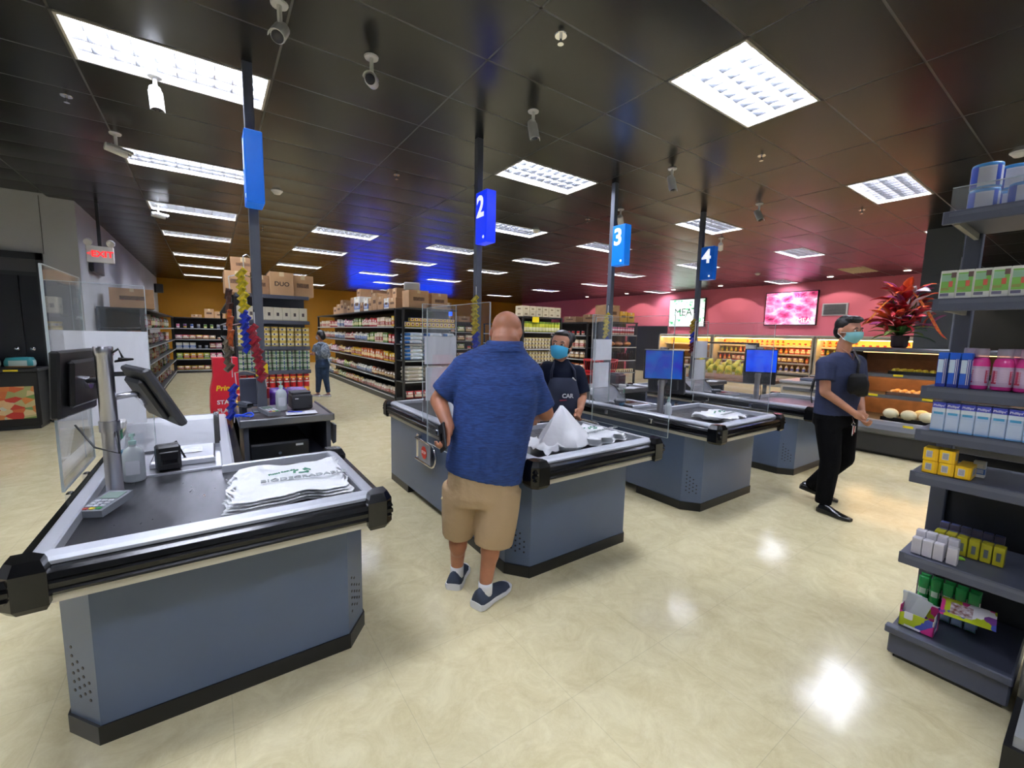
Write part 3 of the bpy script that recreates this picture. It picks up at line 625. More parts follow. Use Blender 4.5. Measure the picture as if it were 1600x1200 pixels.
def pump(x, y, z, lab, h=.17, r=.036, top=(190, 226, 220)):
    e = empty('pump_bottle', (x, y, z), lab, 'bottle', 'hand-gel bottles'); wm = mat('bottle_milk', (226, 234, 236), .35, trans=.2)
    B().lathe([(r*.92, 0), (r, .008), (r, h*.68), (r*.8, h*.8), (.013, h*.88), (.013, h*.93)], 20).obj('bottle', wm, e, True, 50)
    B().lathe([(.015, h*.93), (.015, h*1.02), (.006, h*1.03), (.006, h*1.12), (.011, h*1.13), (.011, h*1.2)], 12).obj('pump', mat('pump_mint', top, .4), e, True, 50)
    B().box(-r*.6, r*.6, -r-.001, -r*.8, h*.2, h*.55).obj('sticker', paper, e)
pump(-.33, 2.66, .7635, 'milky pump bottle on the nearest counter beside the silver post', .19, .042)
pump(.43, 3.74, .87, 'milky pump bottle on the cabinet next to the receipt printer', .19, .04)
pump(3.45, 2.36, .764, 'milky pump bottle on the third counter by the silver post', .16, .03)
def spray(x, y, z, lab, s=1):
    e = empty('spray_bottle', (x, y, z), lab, 'bottle', 'spray bottles with blue cleaner'); e.scale = (s, s, s)
    B().lathe([(.034, 0), (.036, .07)], 16).obj('liquid', mat('cleaner_blue', (40, 150, 200), .2, trans=.3), e, True)
    B().lathe([(.037, 0), (.038, .09), (.034, .13), (.014, .16), (.014, .18)], 16).obj('bottle', clear, e, True)
    B().cb(-.014, .014, -.05, .03, .18, .215, .006).obj('trigger_head', white, e); B().tube([(0, -.02, .185), (0, -.035, .16), (0, -.03, .135)], .005, 6).obj('trigger', green, e)
spray(-.40, 2.95, .7675, 'clear spray bottle of blue cleaner behind the silver post on the nearest counter', 1.15)
spray(3.52, 2.98, .7675, 'clear spray bottle of blue cleaner under the papers at lane three', 1.1)
o = pack('receipt_scanner', B().cb(-.05, .05, -.04, .04, 0, .13, .01).cb(-.04, .04, -.045, -.035, .03, .1, .005), black, 'black upright barcode unit beside the pump bottle on the nearest counter', 'scanner', None, (-.21, 2.775, .7675), .2)
B().tube([(.08, .06, .03), (.05, .1, .12), (0, .05, .1)], .005, 6).obj('cable', black, o, True); B().box(-.03, .03, -.0475, -.045, .04, .06).obj('window', MATS['glass_black'], o)
# receipt printer, papers, pen, keys on the first cabinet
e = empty('receipt_printer', (.57, 3.78, .87), 'black receipt printer on the first cashier cabinet', 'printer', rz=.05)
B().cb(-.075, .075, -.09, .09, 0, .12, .012).obj('body', mat('printer_black', (46, 46, 50), .45), e); B().cb(-.07, .07, -.06, .085, .12, .138, .006).obj('lid', mat('printer_lid', (58, 58, 62), .45), e)
B().box(-.055, -.03, -.0915, -.089, .085, .092).obj('badge', white, e); B().box(.045, .062, -.0915, -.089, .02, .035).obj('feed_button', black, e)
pack('paper_sheet', B().box(-.105, .105, -.07, .07, 0, .002), paper, 'white sheet of paper lying on the first cashier cabinet', 'paper', None, (.54, 3.54, .872), -.06)
o = pack('pen', B().cap((-.05, 0, .006), (.05, 0, .006), .004, .004, 8), mat('pen_blue', (40, 60, 190), .4), 'blue pen lying on the paper sheet', 'pen', None, (.5, 3.56, .874), -.35, smooth=True)
B().cap((.05, 0, .006), (.066, 0, .006), .004, .0015, 8).obj('tip', chrome, o)
o = pack('wristband', B().tube([(.055*cos(t*pi/8), .035*sin(t*pi/8), .012+.01*sin(t*pi/4)) for t in range(16)], .007, 8, closed=True), mat('band_blue', (30, 80, 220), .4), 'bright blue coiled key band on the first cabinet', 'keyring', None, (.17, 3.55, .872), smooth=True)
B().cb(-.02, .03, -.06, -.045, 0, .01, .002).obj('key', chrome, o)
o = pack('barcode_gun', B().cb(-.03, .03, -.07, .05, .05, .09, .014).loft([[(x, y, z) for x, y in ((-.018, -.0), (.018, 0), (.018, .04), (-.018, .04))] for z in (0, .06)]), mat('gun_grey', (70, 74, 84), .4), 'grey handheld barcode scanner resting on the first cabinet', 'scanner', None, (.18, 3.68, .872), .5)
B().box(-.022, .022, -.073, -.069, .058, .082).obj('window', MATS['glass_black'], o)
# grey pocket panel, snacks behind the first cabinet
e = empty('snack_rack', (.36, 4.5, 0), 'dark grey snack rack behind the first cashier cabinet', 'rack')
B().box(-.25, .42, .16, .18, 0, .79).obj('back_panel', shelfd, e); B().box(-.25, -.235, -.2, .18, 0, .79).obj('side_panel', shelfm, e); B().box(.405, .42, -.2, .18, 0, .79).obj('side_panel', shelfm, e)
for z in (.15, .45, .72): B().cb(-.24, .41, -.2, .16, z, z+.025, .004).obj('shelf', shelfd, e)
pack('pocket_panel', B().cb(-.07, .07, -.012, .012, 0, .22, .006).cb(-.07, .07, -.03, .03, -.012, 0, .003), shelfm, 'plain grey upright panel left of the first pole', 'panel', None, (.24, 4.03, .883))
for i, (x, c, n) in enumerate(((.14, (228, 150, 60), 'orange'), (.19, (238, 196, 70), 'golden'), (.24, (190, 60, 30), 'rust'))):
    pack('snack_box', B().cb(-.11, .11, -.06, .06, 0, .055, .004), pmat('snack_box_%d' % i, c, [(.1, .6, .2, .8, (250, 230, 180))]), '%s snack carton, %s in the pile behind the first pole' % (n, ('lowest', 'middle', 'topmost')[i]), 'carton', 'snack cartons behind the first pole', (.26+.008*i, 4.48, .7465+i*.057), .05*i-.05)
for i in range(4):
    pack('snack_bag', B().loft([[(x, y*s, z) for x, y in ((-.075, -.02), (0, -.05), (.075, -.02), (.075, .02), (0, .05), (-.075, .02))] for s, z in ((.2, 0), (1, .04), (1, .15), (.25, .21))]), mat(('crisp_purple', 'crisp_lilac')[i % 2], ((88, 40, 150), (164, 130, 200))[i % 2], .3, noise=(20, .3)), ('dark purple' if i % 2 == 0 else 'lilac')+' crisp bag, %s of four beside the first pole' % ('first', 'second', 'third', 'last')[i], 'bag', 'purple crisp bags', (.48+.16*(i % 2), 4.38+.12*(i//2), .7465), .1*(-1)**i, smooth=True)
pack('chips_can', B().lathe([(.03, 0), (.03, .21), (.032, .215), (.032, .23)], 16), pmat('can_red_small', (180, 40, 36), [(0, 1, .3, .6, (240, 220, 190))]), 'short red tube of crisps on the rack shelf behind the pump bottle', 'can', None, (.38, 4.36, .7465), smooth=True)
# red crisps stand
e = empty('display_stand', (.11, 5.5, 0), 'tall red cardboard crisps stand with yellow lettering beyond the first lane', 'stand', rz=.05)
out = [(-.15, 0), (.15, 0), (.15, .25), (.135, .45), (.15, .65), (.14, .85), (.11, .98), (.11, 1.19), (-.11, 1.19), (-.11, .98), (-.14, .85), (-.15, .65), (-.135, .45), (-.15, .25)]
B().prism(out, -.11, .11, Matrix.Rotation(pi/2, 4, 'X')).obj('body', mat('stand_red', (196, 22, 44), .5), e)
B().box(-.151, .151, -.112, -.108, .1, .56).obj('orange_band', mat('stand_orange', (226, 120, 30), .5), e)
text('Pringles', .075, mat('stand_yellow', (246, 214, 40), .5), e, (.02, -.1125, .87), off=.002, shear=.15); text('STACK', .06, white, e, (.0, -.1125, .72), off=.002); text('FLAVOR', .06, white, e, (.015, -.1125, .63), off=.002)
# candy strips hanging from the poles
bagsm = [B().loft([[(x*s, y*t, z) for x, y in ((-.022, 0), (0, -.011), (.022, 0), (0, .011))] for s, t, z in ((1, .1, -.07), (.95, 1, -.058), (.95, 1, 0), (1, .1, .012))])]
def strip(x, y, ztop, n, dz, cols, rz, lean, lab, zig=.014):
    pl = min(POLES, key=lambda p: (p[0]-x)**2+(p[1]-y)**2); hk = RZ(-rz) @ Vector((pl[0]-x-.03, pl[1]-y-.02, .1))
    e = empty('candy_strip', (x, y, ztop), lab, 'candy strip', 'candy strips hanging on the lane poles', rz=rz)
    B().tube([(0, 0, .1), (0, .012, 0), (lean*.5, .014, -n*dz*.5), (lean, .012, -n*dz-.05)], .004, 5).obj('hanging_strip', white, e)
    B().tube([tuple(hk), (hk.x*.5, hk.y*.5, .12), (0, 0, .1)], .004, 5).obj('hook', chrome, e)
    for i in range(n):
        c = cols[min(len(cols)-1, int(i*len(cols)/n))]
        m = mat('candy_%d_%d_%d' % c, c, .28, noise=(30, .35))
        key = ('bagmesh', c)
        if key not in MATS: MATS[key] = bagsm[0].mesh('candy_bag', m, False)
        o = link('candy_bag', MATS[key], e, (lean*i/n+zig*(-1)**i*.5, -.012, -i*dz), (.25, .7 if zig > .01 else .2, .3*(-1)**i))
Y_, B_, R_, O_ = (232, 206, 30), (20, 50, 190), (176, 34, 52), (204, 96, 42)
strip(.22, 3.74, 1.92, 14, .042, [Y_, Y_, B_, B_], -.3, .02, 'strip of yellow then blue candy bags on the first pole')
strip(.27, 3.70, 1.52, 9, .045, [R_], -.2, .06, 'strip of red candy bags on the first pole')
strip(.13, 3.86, 1.78, 8, .05, [(96, 60, 50), O_, O_], -.4, .0, 'strip of orange candy bags on the first pole', .008)
strip(.12, 3.95, 1.42, 5, .05, [(120, 110, 90)], -.4, .0, 'strip of brown candy bags low on the first pole', .02)
strip(.14, 3.9, 1.06, 7, .035, [B_], -.5, -.03, 'strip of blue candy bags beside the red crisps stand')
strip(2.17, 3.72, 1.86, 12, .045, [Y_, Y_, B_], -.5, .02, 'strip of yellow and blue candy bags on the second pole')
strip(4.09, 3.74, 1.78, 9, .05, [Y_, Y_, B_], -.7, .0, 'strip of yellow and blue candy bags on the third pole')
strip(6.0, 3.76, 1.78, 10, .05, [(190, 160, 40), B_, (110, 30, 40)], -.8, .01, 'strip of yellow, blue and dark red candy bags on the fourth pole')
# red shopping baskets stacked between lanes two and three
def basket(z, lab):
    e = empty('shopping_basket', (4.76, 4.45, z), lab, 'basket', 'stacked red shopping baskets', rz=.1); rm = mat('basket_red', (206, 24, 40), .4)
    b = B()
    for s0, s1, z0, z1 in ((.84, .9, 0, .03), (.96, 1.03, .17, .20)):
        b.loft([[(x*s, y*s, zz) for x, y in ((-.22, -.15), (.22, -.15), (.22, .15), (-.22, .15))] for s, zz in ((s0, z0), (s0+.03, z1), (s1, z1), (s1-.04, z0))])
    b.obj('bands', rm, e); B().box(-.19, .19, -.13, .13, 0, .012).obj('floor_panel', rm, e); rb = B()
    for k in range(9):
        t = -1+k/4
        for s in (-1, 1): rb.loft([[(t*.19-.008, s*.132, .02), (t*.19+.008, s*.132, .02), (t*.19+.008, s*.128, .02), (t*.19-.008, s*.128, .02)], [(t*.215-.012, s*.15, .18), (t*.215+.012, s*.15, .18), (t*.215+.012, s*.146, .18), (t*.215-.012, s*.146, .18)]])
    rb.obj('ribs', rm, e)
    for s in (-1, 1): B().tube([(-.2, s*.16, .19), (-.1, s*.175, .16), (.1, s*.175, .16), (.2, s*.16, .19)], .008, 6).obj('handle', rm, e)
for i, w in enumerate(('bottom', 'second', 'third', 'fourth', 'top')): basket(.142+i*.206, 'red plastic shopping basket, %s of the stack behind the cashier' % w)
o = pack('basket_dolly', B().cb(-.2, .2, -.14, .14, .09, .14, .01), black, 'low black stand under the red shopping baskets', 'stand', None, (4.76, 4.45, 0), .1)
for sx in (-.15, .15):
    for sy in (-.1, .1): B().box(sx-.015, sx+.015, sy-.015, sy+.015, 0, .1).obj('leg', black, o)
# keyboards, tablets and scanner cables on the farther tills
for k, cx in ((1, 1.98), (2, 3.85), (3, 5.7)):
    w = ('', 'two', 'three', 'four')[k]
    pack('keyboard', B().cb(-.17, .17, -.06, .06, 0, .022, .006).box(-.16, .16, -.05, .05, .022, .026), mat('keyboard_dark', (44, 44, 48), .5), 'dark keyboard on the cashier cabinet at lane %s' % w, 'keyboard', 'keyboards at the tills', (cx+.32, 3.6, .872), .1)
    e = empty('receipt_printer', (cx+.6, 3.85, .87), 'black receipt printer on the cashier cabinet at lane %s' % w, 'printer', 'receipt printers', rz=.1)
    B().cb(-.07, .07, -.09, .09, 0, .13, .012).obj('body', MATS['printer_black'], e); B().cb(-.065, .065, -.06, .085, .13, .148, .006).obj('lid', MATS['printer_lid'], e)
    pack('paper_sheet', B().box(-.105, .105, -.07, .07, 0, .002), paper, 'white paper sheet on the cashier cabinet at lane %s' % w, 'paper', 'papers on the tills', (cx+.42, 3.46, .8705), .3)
    pack('barcode_gun', B().cb(-.03, .03, -.07, .05, .05, .09, .014).loft([[(x, y, z) for x, y in ((-.018, 0), (.018, 0), (.018, .04), (-.018, .04))] for z in (0, .06)]), MATS['gun_grey'], 'grey handheld scanner on the belt side of lane %s' % w, 'scanner', 'handheld scanners', (cx-.4, 2.95, .768), 1)
# ------------------------------------------------------------------ shelving and groceries
def carton(w, d, h, c=.004): return B().cb(-w/2, w/2, 0, d, 0, h, c)
def pillow(w, d, h):
    n = 10; P = [(cos(2*pi*i/n), sin(2*pi*i/n)) for i in range(n)]
    return B().loft([[(x*w/2*a, d/2+y*d/2*s, z) for x, y in P] for a, s, z in ((.98, .12, 0), (.96, .8, h*.12), (.93, 1, h*.4), (.95, .85, h*.75), (.97, .2, h*.95), (.98, .06, h))])
def flatbag(w, d, h):
    n = 12; P = [(cos(2*pi*i/n), sin(2*pi*i/n)) for i in range(n)]; sq = lambda t: math.copysign(abs(t)**.45, t)
    return B().loft([[(sq(x)*w/2*s, d/2+sq(y)*d/2*s, z) for x, y in P] for s, z in ((.9, 0), (1, h*.3), (.99, h*.6), (.85, h*.95), (.4, h))])
def cyl(r, h): return B().lathe([(r*.96, 0), (r, .006), (r, h-.006), (r*.96, h)], 14, T(0, r, 0))
def bottle(r, h, neck=.35): return B().lathe([(r*.95, 0), (r, .01), (r, h*.55), (r*.85, h*.68), (r*neck, h*.8), (r*neck, h*.93), (r*neck*1.15, h*.935), (r*neck*1.15, h)], 12, T(0, r, 0))
def pm2(name, base, band, lab=(245, 240, 225), noisy=True):
    return pmat(name, base, [(0, 1, .2, .55, band), (.2, .8, .6, .85, lab)]+([(.12, .88, .26, .5, lab, 11.0)] if noisy else []))
KIND = {}
_T = ['zeroth', 'first', 'second', 'third', 'fourth', 'fifth', 'sixth', 'seventh', 'eighth', 'ninth', 'tenth', 'eleventh', 'twelfth', 'thirteenth', 'fourteenth', 'fifteenth', 'sixteenth', 'seventeenth', 'eighteenth', 'nineteenth']
def ORD(i):
    i += 1
    if i < 20: return _T[i]
    d, u = divmod(i, 10); return ('twentieth', 'thirtieth', 'fortieth')[d-2] if u == 0 else ('twenty', 'thirty', 'forty')[d-2]+'-'+_T[u]
def kind(name, geo, m, cat, desc, smooth=False):
    KIND[name] = (geo.mesh(name, m, smooth), cat, desc)
palette = dict(red=(186, 34, 34), yellow=(228, 186, 38), orange=(206, 98, 40), green=(92, 132, 56), cream=(224, 210, 176), blue=(52, 88, 158), pink=(206, 104, 140), brown=(116, 74, 50), white=(222, 222, 214), lime=(190, 204, 70), purple=(110, 60, 120), grey=(150, 150, 150))
band = dict(red=(240, 220, 190), yellow=(176, 40, 32), orange=(250, 224, 160), green=(232, 222, 150), cream=(176, 58, 44), blue=(236, 236, 240), pink=(250, 230, 236), brown=(220, 176, 90), white=(64, 110, 180), lime=(60, 110, 50), purple=(236, 200, 90), grey=(90, 100, 120))
for c in palette:
    kind(c+'_carton', carton(.15, .1, .2), pm2('carton_'+c, palette[c], band[c]), 'carton', c+' printed carton')
    kind(c+'_bag', pillow(.17, .09, .2), pm2('bag_'+c, palette[c], band[c]), 'bag', c+' snack bag', True)
    kind(c+'_can', cyl(.04, .105), pmat('can_'+c, palette[c], [(0, 1, .12, .5, band[c]), (0, 1, .0, .06, (190, 190, 190)), (0, 1, .94, 1, (190, 190, 190))], .3), 'can', c+' labelled can', True)
def put(nm, k, loc, rz, label, group, s=None):
    me, cat, _ = KIND[k]; loc = (loc[0], loc[1], loc[2]+.0012); o = link(nm, me, None, loc, (0, 0, rz), label, cat, group)
    if s: o.scale = s if isinstance(s, tuple) else (s, s, s)
    return o
def gond(name, loc, rz, W, D, levels, H, label, top=True, back=True, m=shelfd, strip=True, ends=(True, True), lip=.03, base=True):
    """one-sided shelf: front along local X at y=0, deep to y=D"""
    e = empty(name, loc, label, 'shelf', rz=rz)
    if base: B().cb(0, W, 0, D, 0, levels[0]-.015, .006).obj('base', m, e)
    if back: B().box(0, W, D-.03, D, 0, H).obj('back_panel', m, e)
    for k, x in enumerate((0, W-.035)):
        if ends[k]: B().cb(x, x+.035, 0, .06, 0, H, .004).obj('upright', m, e)
    for z in levels+([H] if top else []):
        s = B().cb(.0, W, 0, D-.03, z-.02, z, .003).cb(0, W, -.012, .0, z-lip, z+.006, .003).obj('shelf', m, e)
        if strip and z < H: B().box(.04, W-.04, -.0135, -.012, z-lip+.006, z-.003).obj('price_strip', mat('strip_white', (196, 198, 196), .4), s)
    return e
# long grocery shelf of aisle B, facing the aisle where the woman shops
LV = [.14, .48, .86, 1.26, 1.61]
gond('grocery_shelf', (3.12, 16.4, 0), -pi/2, 7.75, .6, LV, 1.98, 'long black grocery shelf facing the aisle with the shopping woman', ends=(True, True))
rows = {1.61: ['yellow_carton']*1+['cream_carton']*5+['red_carton']*3+['red_bag']*4+['green_carton']*4+['pink_bag']*5+['white_carton']*4+['red_carton']*5+['cream_carton']*8,
        1.26: ['red_carton']*2+['green_carton']*2+['cream_carton']*3+['green_carton']*3+['white_bag']*6+['red_bag']*6+['white_bag']*6+['cream_bag']*9,
        .86: ['yellow_carton']*4+['orange_carton']*9+['yellow_carton']*5+['purple_bag']*4+['yellow_bag']*4+['pink_bag']*5+['cream_bag']*6,
        .48: ['brown_bag']*7+['orange_bag']*2+['white_bag']*7+['cream_bag']*3+['lime_bag']*4+['pink_bag']*4+['yellow_bag']*4+['white_bag']*6,
        .14: ['cream_bag']*13+['yellow_bag']*5+['orange_bag']*4+['green_bag']*4+['yellow_bag']*4+['white_bag']*6}
lvn = {1.61: 'top', 1.26: 'second', .86: 'middle', .48: 'fourth', .14: 'bottom'}
rnd = random.Random(11)
for z, it in rows.items():
    y = 8.78
    for i, k in enumerate(it):
        w = .185
        if y > 16.2: break
        put(k.replace('_', '_'), k, (3.14+rnd.uniform(0, .03), y+w/2, z), -pi/2+rnd.uniform(-.03, .03), '%s, %s from the near end, %s level, long grocery shelf' % (KIND[k][2], ORD(i), lvn[z]), 'packets on the long grocery shelf', (1.0, 1.2, rnd.uniform(.86, 1.12)*(.82 if z in (.48, .14) else 1)))
        y += w*rnd.uniform(1.0, 1.06)
def kbox(x, y, z, w, d, h, rz, label, m=kraft, cat='box', group='shipping cartons on top of the shelves', print_=None):
    e = empty('shipping_carton', (x, y, z), label, cat, group, rz=rz)
    B().cb(-w/2, w/2, 0, d, 0, h, .004).obj('box', m, e); B().box(-.03, .03, -.0012, d+.001, h-.0005, h+.001).box(-.03, .03, -.0015, -.0005, h-.06, h).obj('tape_strip', tape, e)
    if print_:
        for s, sz, zz in print_: text(s, sz, mat('carton_ink', (60, 44, 34), .7), e, (0, -.002, zz), ext=.0005, off=.002)
    else:
        B().box(-w*.28, w*.28, -.0012, -.0002, h*.42, h*.62).obj('print_block', mat('ink_block', (120, 86, 58), .75, noise=(40, .4)), e)
    return e
ord_ = ['first', 'second', 'third', 'fourth', 'fifth', 'sixth', 'seventh', 'eighth', 'ninth', 'tenth', 'eleventh', 'twelfth', 'thirteenth', 'fourteenth', 'fifteenth', 'sixteenth']
kbox(3.5, 8.3, 1.985, .42, .4, .36, -.03, 'large kraft carton at the corner above the rice bags'); kbox(3.97, 8.32, 1.985, .38, .4, .33, .05, 'kraft carton next to the corner carton above the rice bags'); kbox(4.24, 8.45, 1.985, .15, .2, .16, 0, 'small kraft carton at the right end above the rice bags', kraft2)
y = 8.85
for i in range(14):
    w, h = rnd.uniform(.28, .46), rnd.uniform(.2, .42); m = rnd.choice((kraft, kraft, kraft2, mat('carton_white', (206, 200, 186), .7)))
    kbox(3.2, y+w/2, 1.985, w, .4, h, -pi/2+rnd.uniform(-.08, .08), 'carton on top of the long grocery shelf, %s from the near corner' % ord_[i], m)
    if i in (0, 1, 4, 7): kbox(3.25, y+w/2, 1.985+h+.004, w*.8, .34, .2, -pi/2+rnd.uniform(-.2, .2), 'upper carton stacked on the %s carton above the long grocery shelf' % ord_[i], kraft2 if i else m)
    y += w+.04
o = link('foam_tray', B().cb(-.16, .16, 0, .05, 0, .16, .02).mesh('foam_tray', white), None, (3.4, 8.42, 2.3475), (0, 0, -.4), 'white foam tray lying on the carton stack', 'tray')
# end unit of aisle B: rice, cartons
gond('end_shelf', (3.12, 8.2, 0), 0, 1.2, .42, [.14, .5, .93, 1.26, 1.6], 1.98, 'black end shelf stacked with yellow cartons and rice bags', ends=(True, False))
kind('mix_carton', carton(.085, .12, .11), pmat('mix_box', (232, 192, 44), [(.15, .85, .2, .75, (240, 230, 200)), (.3, .7, .3, .6, (150, 60, 40)), (0, 1, .85, 1, (30, 60, 130))]), 'carton', 'yellow baking-mix carton')
for i in range(12):
    put('mix_carton', 'mix_carton', (3.25+i*.09, 8.23, 1.605), 0, 'yellow carton, %s from the corner in the lower row above the rice' % ORD(i), 'yellow mix cartons'); 
    if 1 <= i: put('mix_carton', 'mix_carton', (3.25+i*.09, 8.25, 1.717), 0, 'yellow carton, %s from the corner in the upper row above the rice' % ORD(i), 'yellow mix cartons', (1, 1, .7))
kind('rice_bag', flatbag(.42, .32, .076), pmat('rice_bag', (214, 220, 226), [(0, .28, 0, 1, (40, 110, 190)), (.4, .8, .2, .7, (180, 196, 210))]), 'bag', 'white and blue rice sack', True)
kind('plain_rice_bag', flatbag(.42, .32, .075), pmat('rice_plain', (206, 202, 188), [(.2, .7, .3, .7, (170, 160, 140))]), 'bag', 'plain white rice sack', True)
for z, n, k in ((1.262, 3, 'rice_bag'), (.932, 4, 'rice_bag'), (.502, 4, 'plain_rice_bag')):
    for cxx in (3.375, 3.81, 4.165):
        for j in range(n): put(k, k, (cxx+rnd.uniform(-.01, .01), 8.22, z+j*.078), rnd.uniform(-.01, .01), '%s, %s stack, %s from below, %s level of the end shelf' % (KIND[k][2], {3.375: 'corner', 3.81: 'middle', 4.165: 'far'}[cxx], ORD(j), {1.262: 'upper', .932: 'middle', .502: 'lower'}[z]), 'rice sacks', None if cxx < 4 else (.6, 1, 1))
for i in range(6): put('red_bag', 'red_bag', (3.28+i*.18, 8.22, .142), 0, 'red packet, %s from the corner on the bottom of the rice end shelf' % ORD(i), 'packets under the rice sacks', (1, 1, .8))
# end unit of aisle A: cans
gond('end_shelf', (.3, 7.0, 0), 0, .92, .45, [.14, .5, .9, 1.25, 1.62], 1.98, 'grey end shelf packed with canned goods behind the first pole', m=shelfm, strip=False, ends=(False, False), lip=.045)
kind('cereal_carton', carton(.1, .16, .19), pmat('cream_box', (226, 220, 198), [(.35, .65, .35, .6, (70, 60, 60)), (0, 1, 0, .08, (190, 180, 150))]), 'carton', 'cream carton')
for i in range(8): put('cereal_carton', 'cereal_carton', (.37+i*.11, 7.03, 1.622), 0, 'cream carton, %s from the pole side in the row under the DUO carton' % ORD(i), 'cream cartons on the can shelf', (1.08, 1, 1))
kind('fish_can', cyl(.048, .068), pmat('tin_yellow', (222, 196, 96), [(0, 1, .25, .7, (236, 230, 210)), (.3, .5, .3, .65, (50, 60, 120))], .3), 'can', 'yellow labelled tin', True)
kind('milk_can', cyl(.048, .0715), pmat('tin_green', (196, 206, 190), [(0, 1, .3, .62, (92, 140, 96)), (.45, .6, .1, .9, (40, 60, 120)), (0, 1, .9, 1, (180, 180, 184))], .3), 'can', 'pale green tin', True)
kind('chips_tube', cyl(.04, .24), pmat('chips_red', (188, 30, 34), [(0, 1, .4, .62, (240, 190, 70)), (.3, .7, .15, .35, (240, 230, 210)), (0, 1, .92, 1, (220, 216, 210))], .35), 'can', 'red crisp tube', True)
for i in range(9):
    for j in range(4):
        put('fish_can', 'fish_can', (.355+i*.102, 7.02, 1.252+j*.0705), 0, 'yellow labelled tin, column %s, %s tier from below, behind the first pole' % (_T[i+1], ORD(j)), 'yellow tins')
        put('milk_can', 'milk_can', (.355+i*.102, 7.02, .902+j*.0735), 0, 'pale green tin, column %s, %s tier from below, behind the first pole' % (_T[i+1], ORD(j)), 'pale green tins')
for i in range(10): put('chips_tube', 'chips_tube', (.35+i*.09, 7.02, .502), 0, 'red crisp tube, %s along the lower row under the tins' % ORD(i), 'red crisp tubes'); put('chips_tube', 'chips_tube', (.35+i*.09, 7.02, .744), 0, 'red crisp tube, %s along the upper row under the tins' % ORD(i), 'red crisp tubes', (1, 1, .44))
kbox(.88, 7.05, 1.985, .31, .36, .33, 0, 'kraft carton printed DUO above the tins', print_=[('DUO', .085, .16)]); kbox(1.16, 7.08, 1.985, .29, .34, .31, .04, 'kraft carton right of the DUO carton')
kbox(.34, 7.02, 1.985, .3, .34, .29, .03, 'kraft carton left of the first pole above the tins'); kbox(.42, 7.15, 2.28, .3, .3, .2, -.1, 'upper kraft carton left of the first pole above the tins', kraft2); kbox(.62, 7.1, 1.985, .2, .3, .27, 0, 'kraft carton behind the first pole above the tins', kraft2)
gond('grocery_shelf', (.28, 16.4, 0), -pi/2, 8.9, .5, LV, 1.98, 'long black grocery shelf on the far left aisle behind the red crisps stand')
for i in range(10): kbox(.4, 7.9+i*.9, 1.985, .5, .4, rnd.uniform(.2, .36), -pi/2, 'carton above the far left aisle shelf, %s back from the tins' % ord_[i], rnd.choice((kraft, kraft2)))
# cross shelf at the end of the left aisle, and the run along the grey wall
gond('grocery_shelf', (-1.0, 17.6, 0), 0, 1.9, .5, [.1, .46, .80, 1.11, 1.47], 1.82, 'black cross shelf at the end of the left aisle under the mustard wall')
sets = {1.47: ['pink_can', 'purple_can', 'blue_can', 'grey_can', 'green_can', 'green_can', 'grey_can', 'grey_can', 'cream_can', 'cream_can'], 1.11: ['pink_bag', 'red_bag', 'orange_bag', 'yellow_bag', 'orange_bag', 'brown_bag', 'cream_can', 'cream_can', 'cream_can', 'cream_can'],
        .80: ['white_carton', 'white_carton', 'white_carton', 'grey_can', 'grey_can', 'red_bag', 'pink_bag', 'red_bag', 'pink_bag', 'cream_bag'], .46: ['lime_carton', 'yellow_carton', 'yellow_carton', 'yellow_carton', 'lime_carton', 'pink_carton', 'pink_carton', 'yellow_carton', 'yellow_carton', 'yellow_carton'],
        .1: ['yellow_bag', 'yellow_bag', 'yellow_bag', 'yellow_bag', 'orange_bag', 'orange_carton', 'red_bag', 'cream_bag', 'red_bag', 'cream_bag']}
for z, it in sets.items():
    for i, k in enumerate(it): put(k, k, (-.85+i*.18, 17.64, z), rnd.uniform(-.1, .1), '%s, %s from the grey wall, %s level of the aisle-end cross shelf' % (KIND[k][2], ORD(i), {1.47: 'top', 1.11: 'second', .8: 'third', .46: 'fourth', .1: 'bottom'}[z]), 'packets on the cross shelf', (1.05, 1, 1.3 if z == 1.47 else (.7 if z in (1.11, .1) else 1)))
for i, (x, w, h) in enumerate(((-.35, .28, .1), (.0, .26, .3), (.3, .3, .22), (.62, .24, .26))): kbox(x, 17.7, 1.825, w, .3, h, 0, 'carton on top of the cross shelf, %s from the grey wall' % ord_[i], kraft)
gond('grocery_shelf', (-.95, 10.1, 0), pi/2, 7.4, .62, [.1, .46, .8, 1.11, 1.47], 1.82, 'shelf run against the grey wall past the exit sign')
for z in (.1, .46, .8, 1.11, 1.47):
    for i in range(13):
        k = rnd.choice(['red_bag', 'cream_bag', 'pink_bag', 'brown_bag', 'white_bag', 'orange_carton', 'cream_carton', 'green_bag'])
        put(k, k, (-1.01-rnd.uniform(0, .05), 11.5+i*.42+rnd.uniform(-.04, .04), z), pi/2+rnd.uniform(-.2, .2), '%s, %s back, %s level of the shelf along the grey wall' % (KIND[k][2], ORD(i), {1.47: 'top', 1.11: 'second', .8: 'third', .46: 'fourth', .1: 'bottom'}[z]), 'packets along the grey wall', (2.0, 1.3, 1.2 if z != 1.47 else 1.4))
kind('orange_drum', cyl(.13, .42), pmat('drum_orange', (206, 96, 50), [(0, 1, .75, 1, (180, 120, 90)), (0, 1, .4, .55, (226, 130, 80))], .4), 'canister', 'orange snack canister', True)
for i in range(2): put('orange_canister', 'orange_drum', (-1.12, 10.35+i*.4, 1.112), 0, 'tall orange canister on the grey wall shelf, %s' % ('nearer one', 'farther one')[i], 'orange canisters', (1, 1, .72))
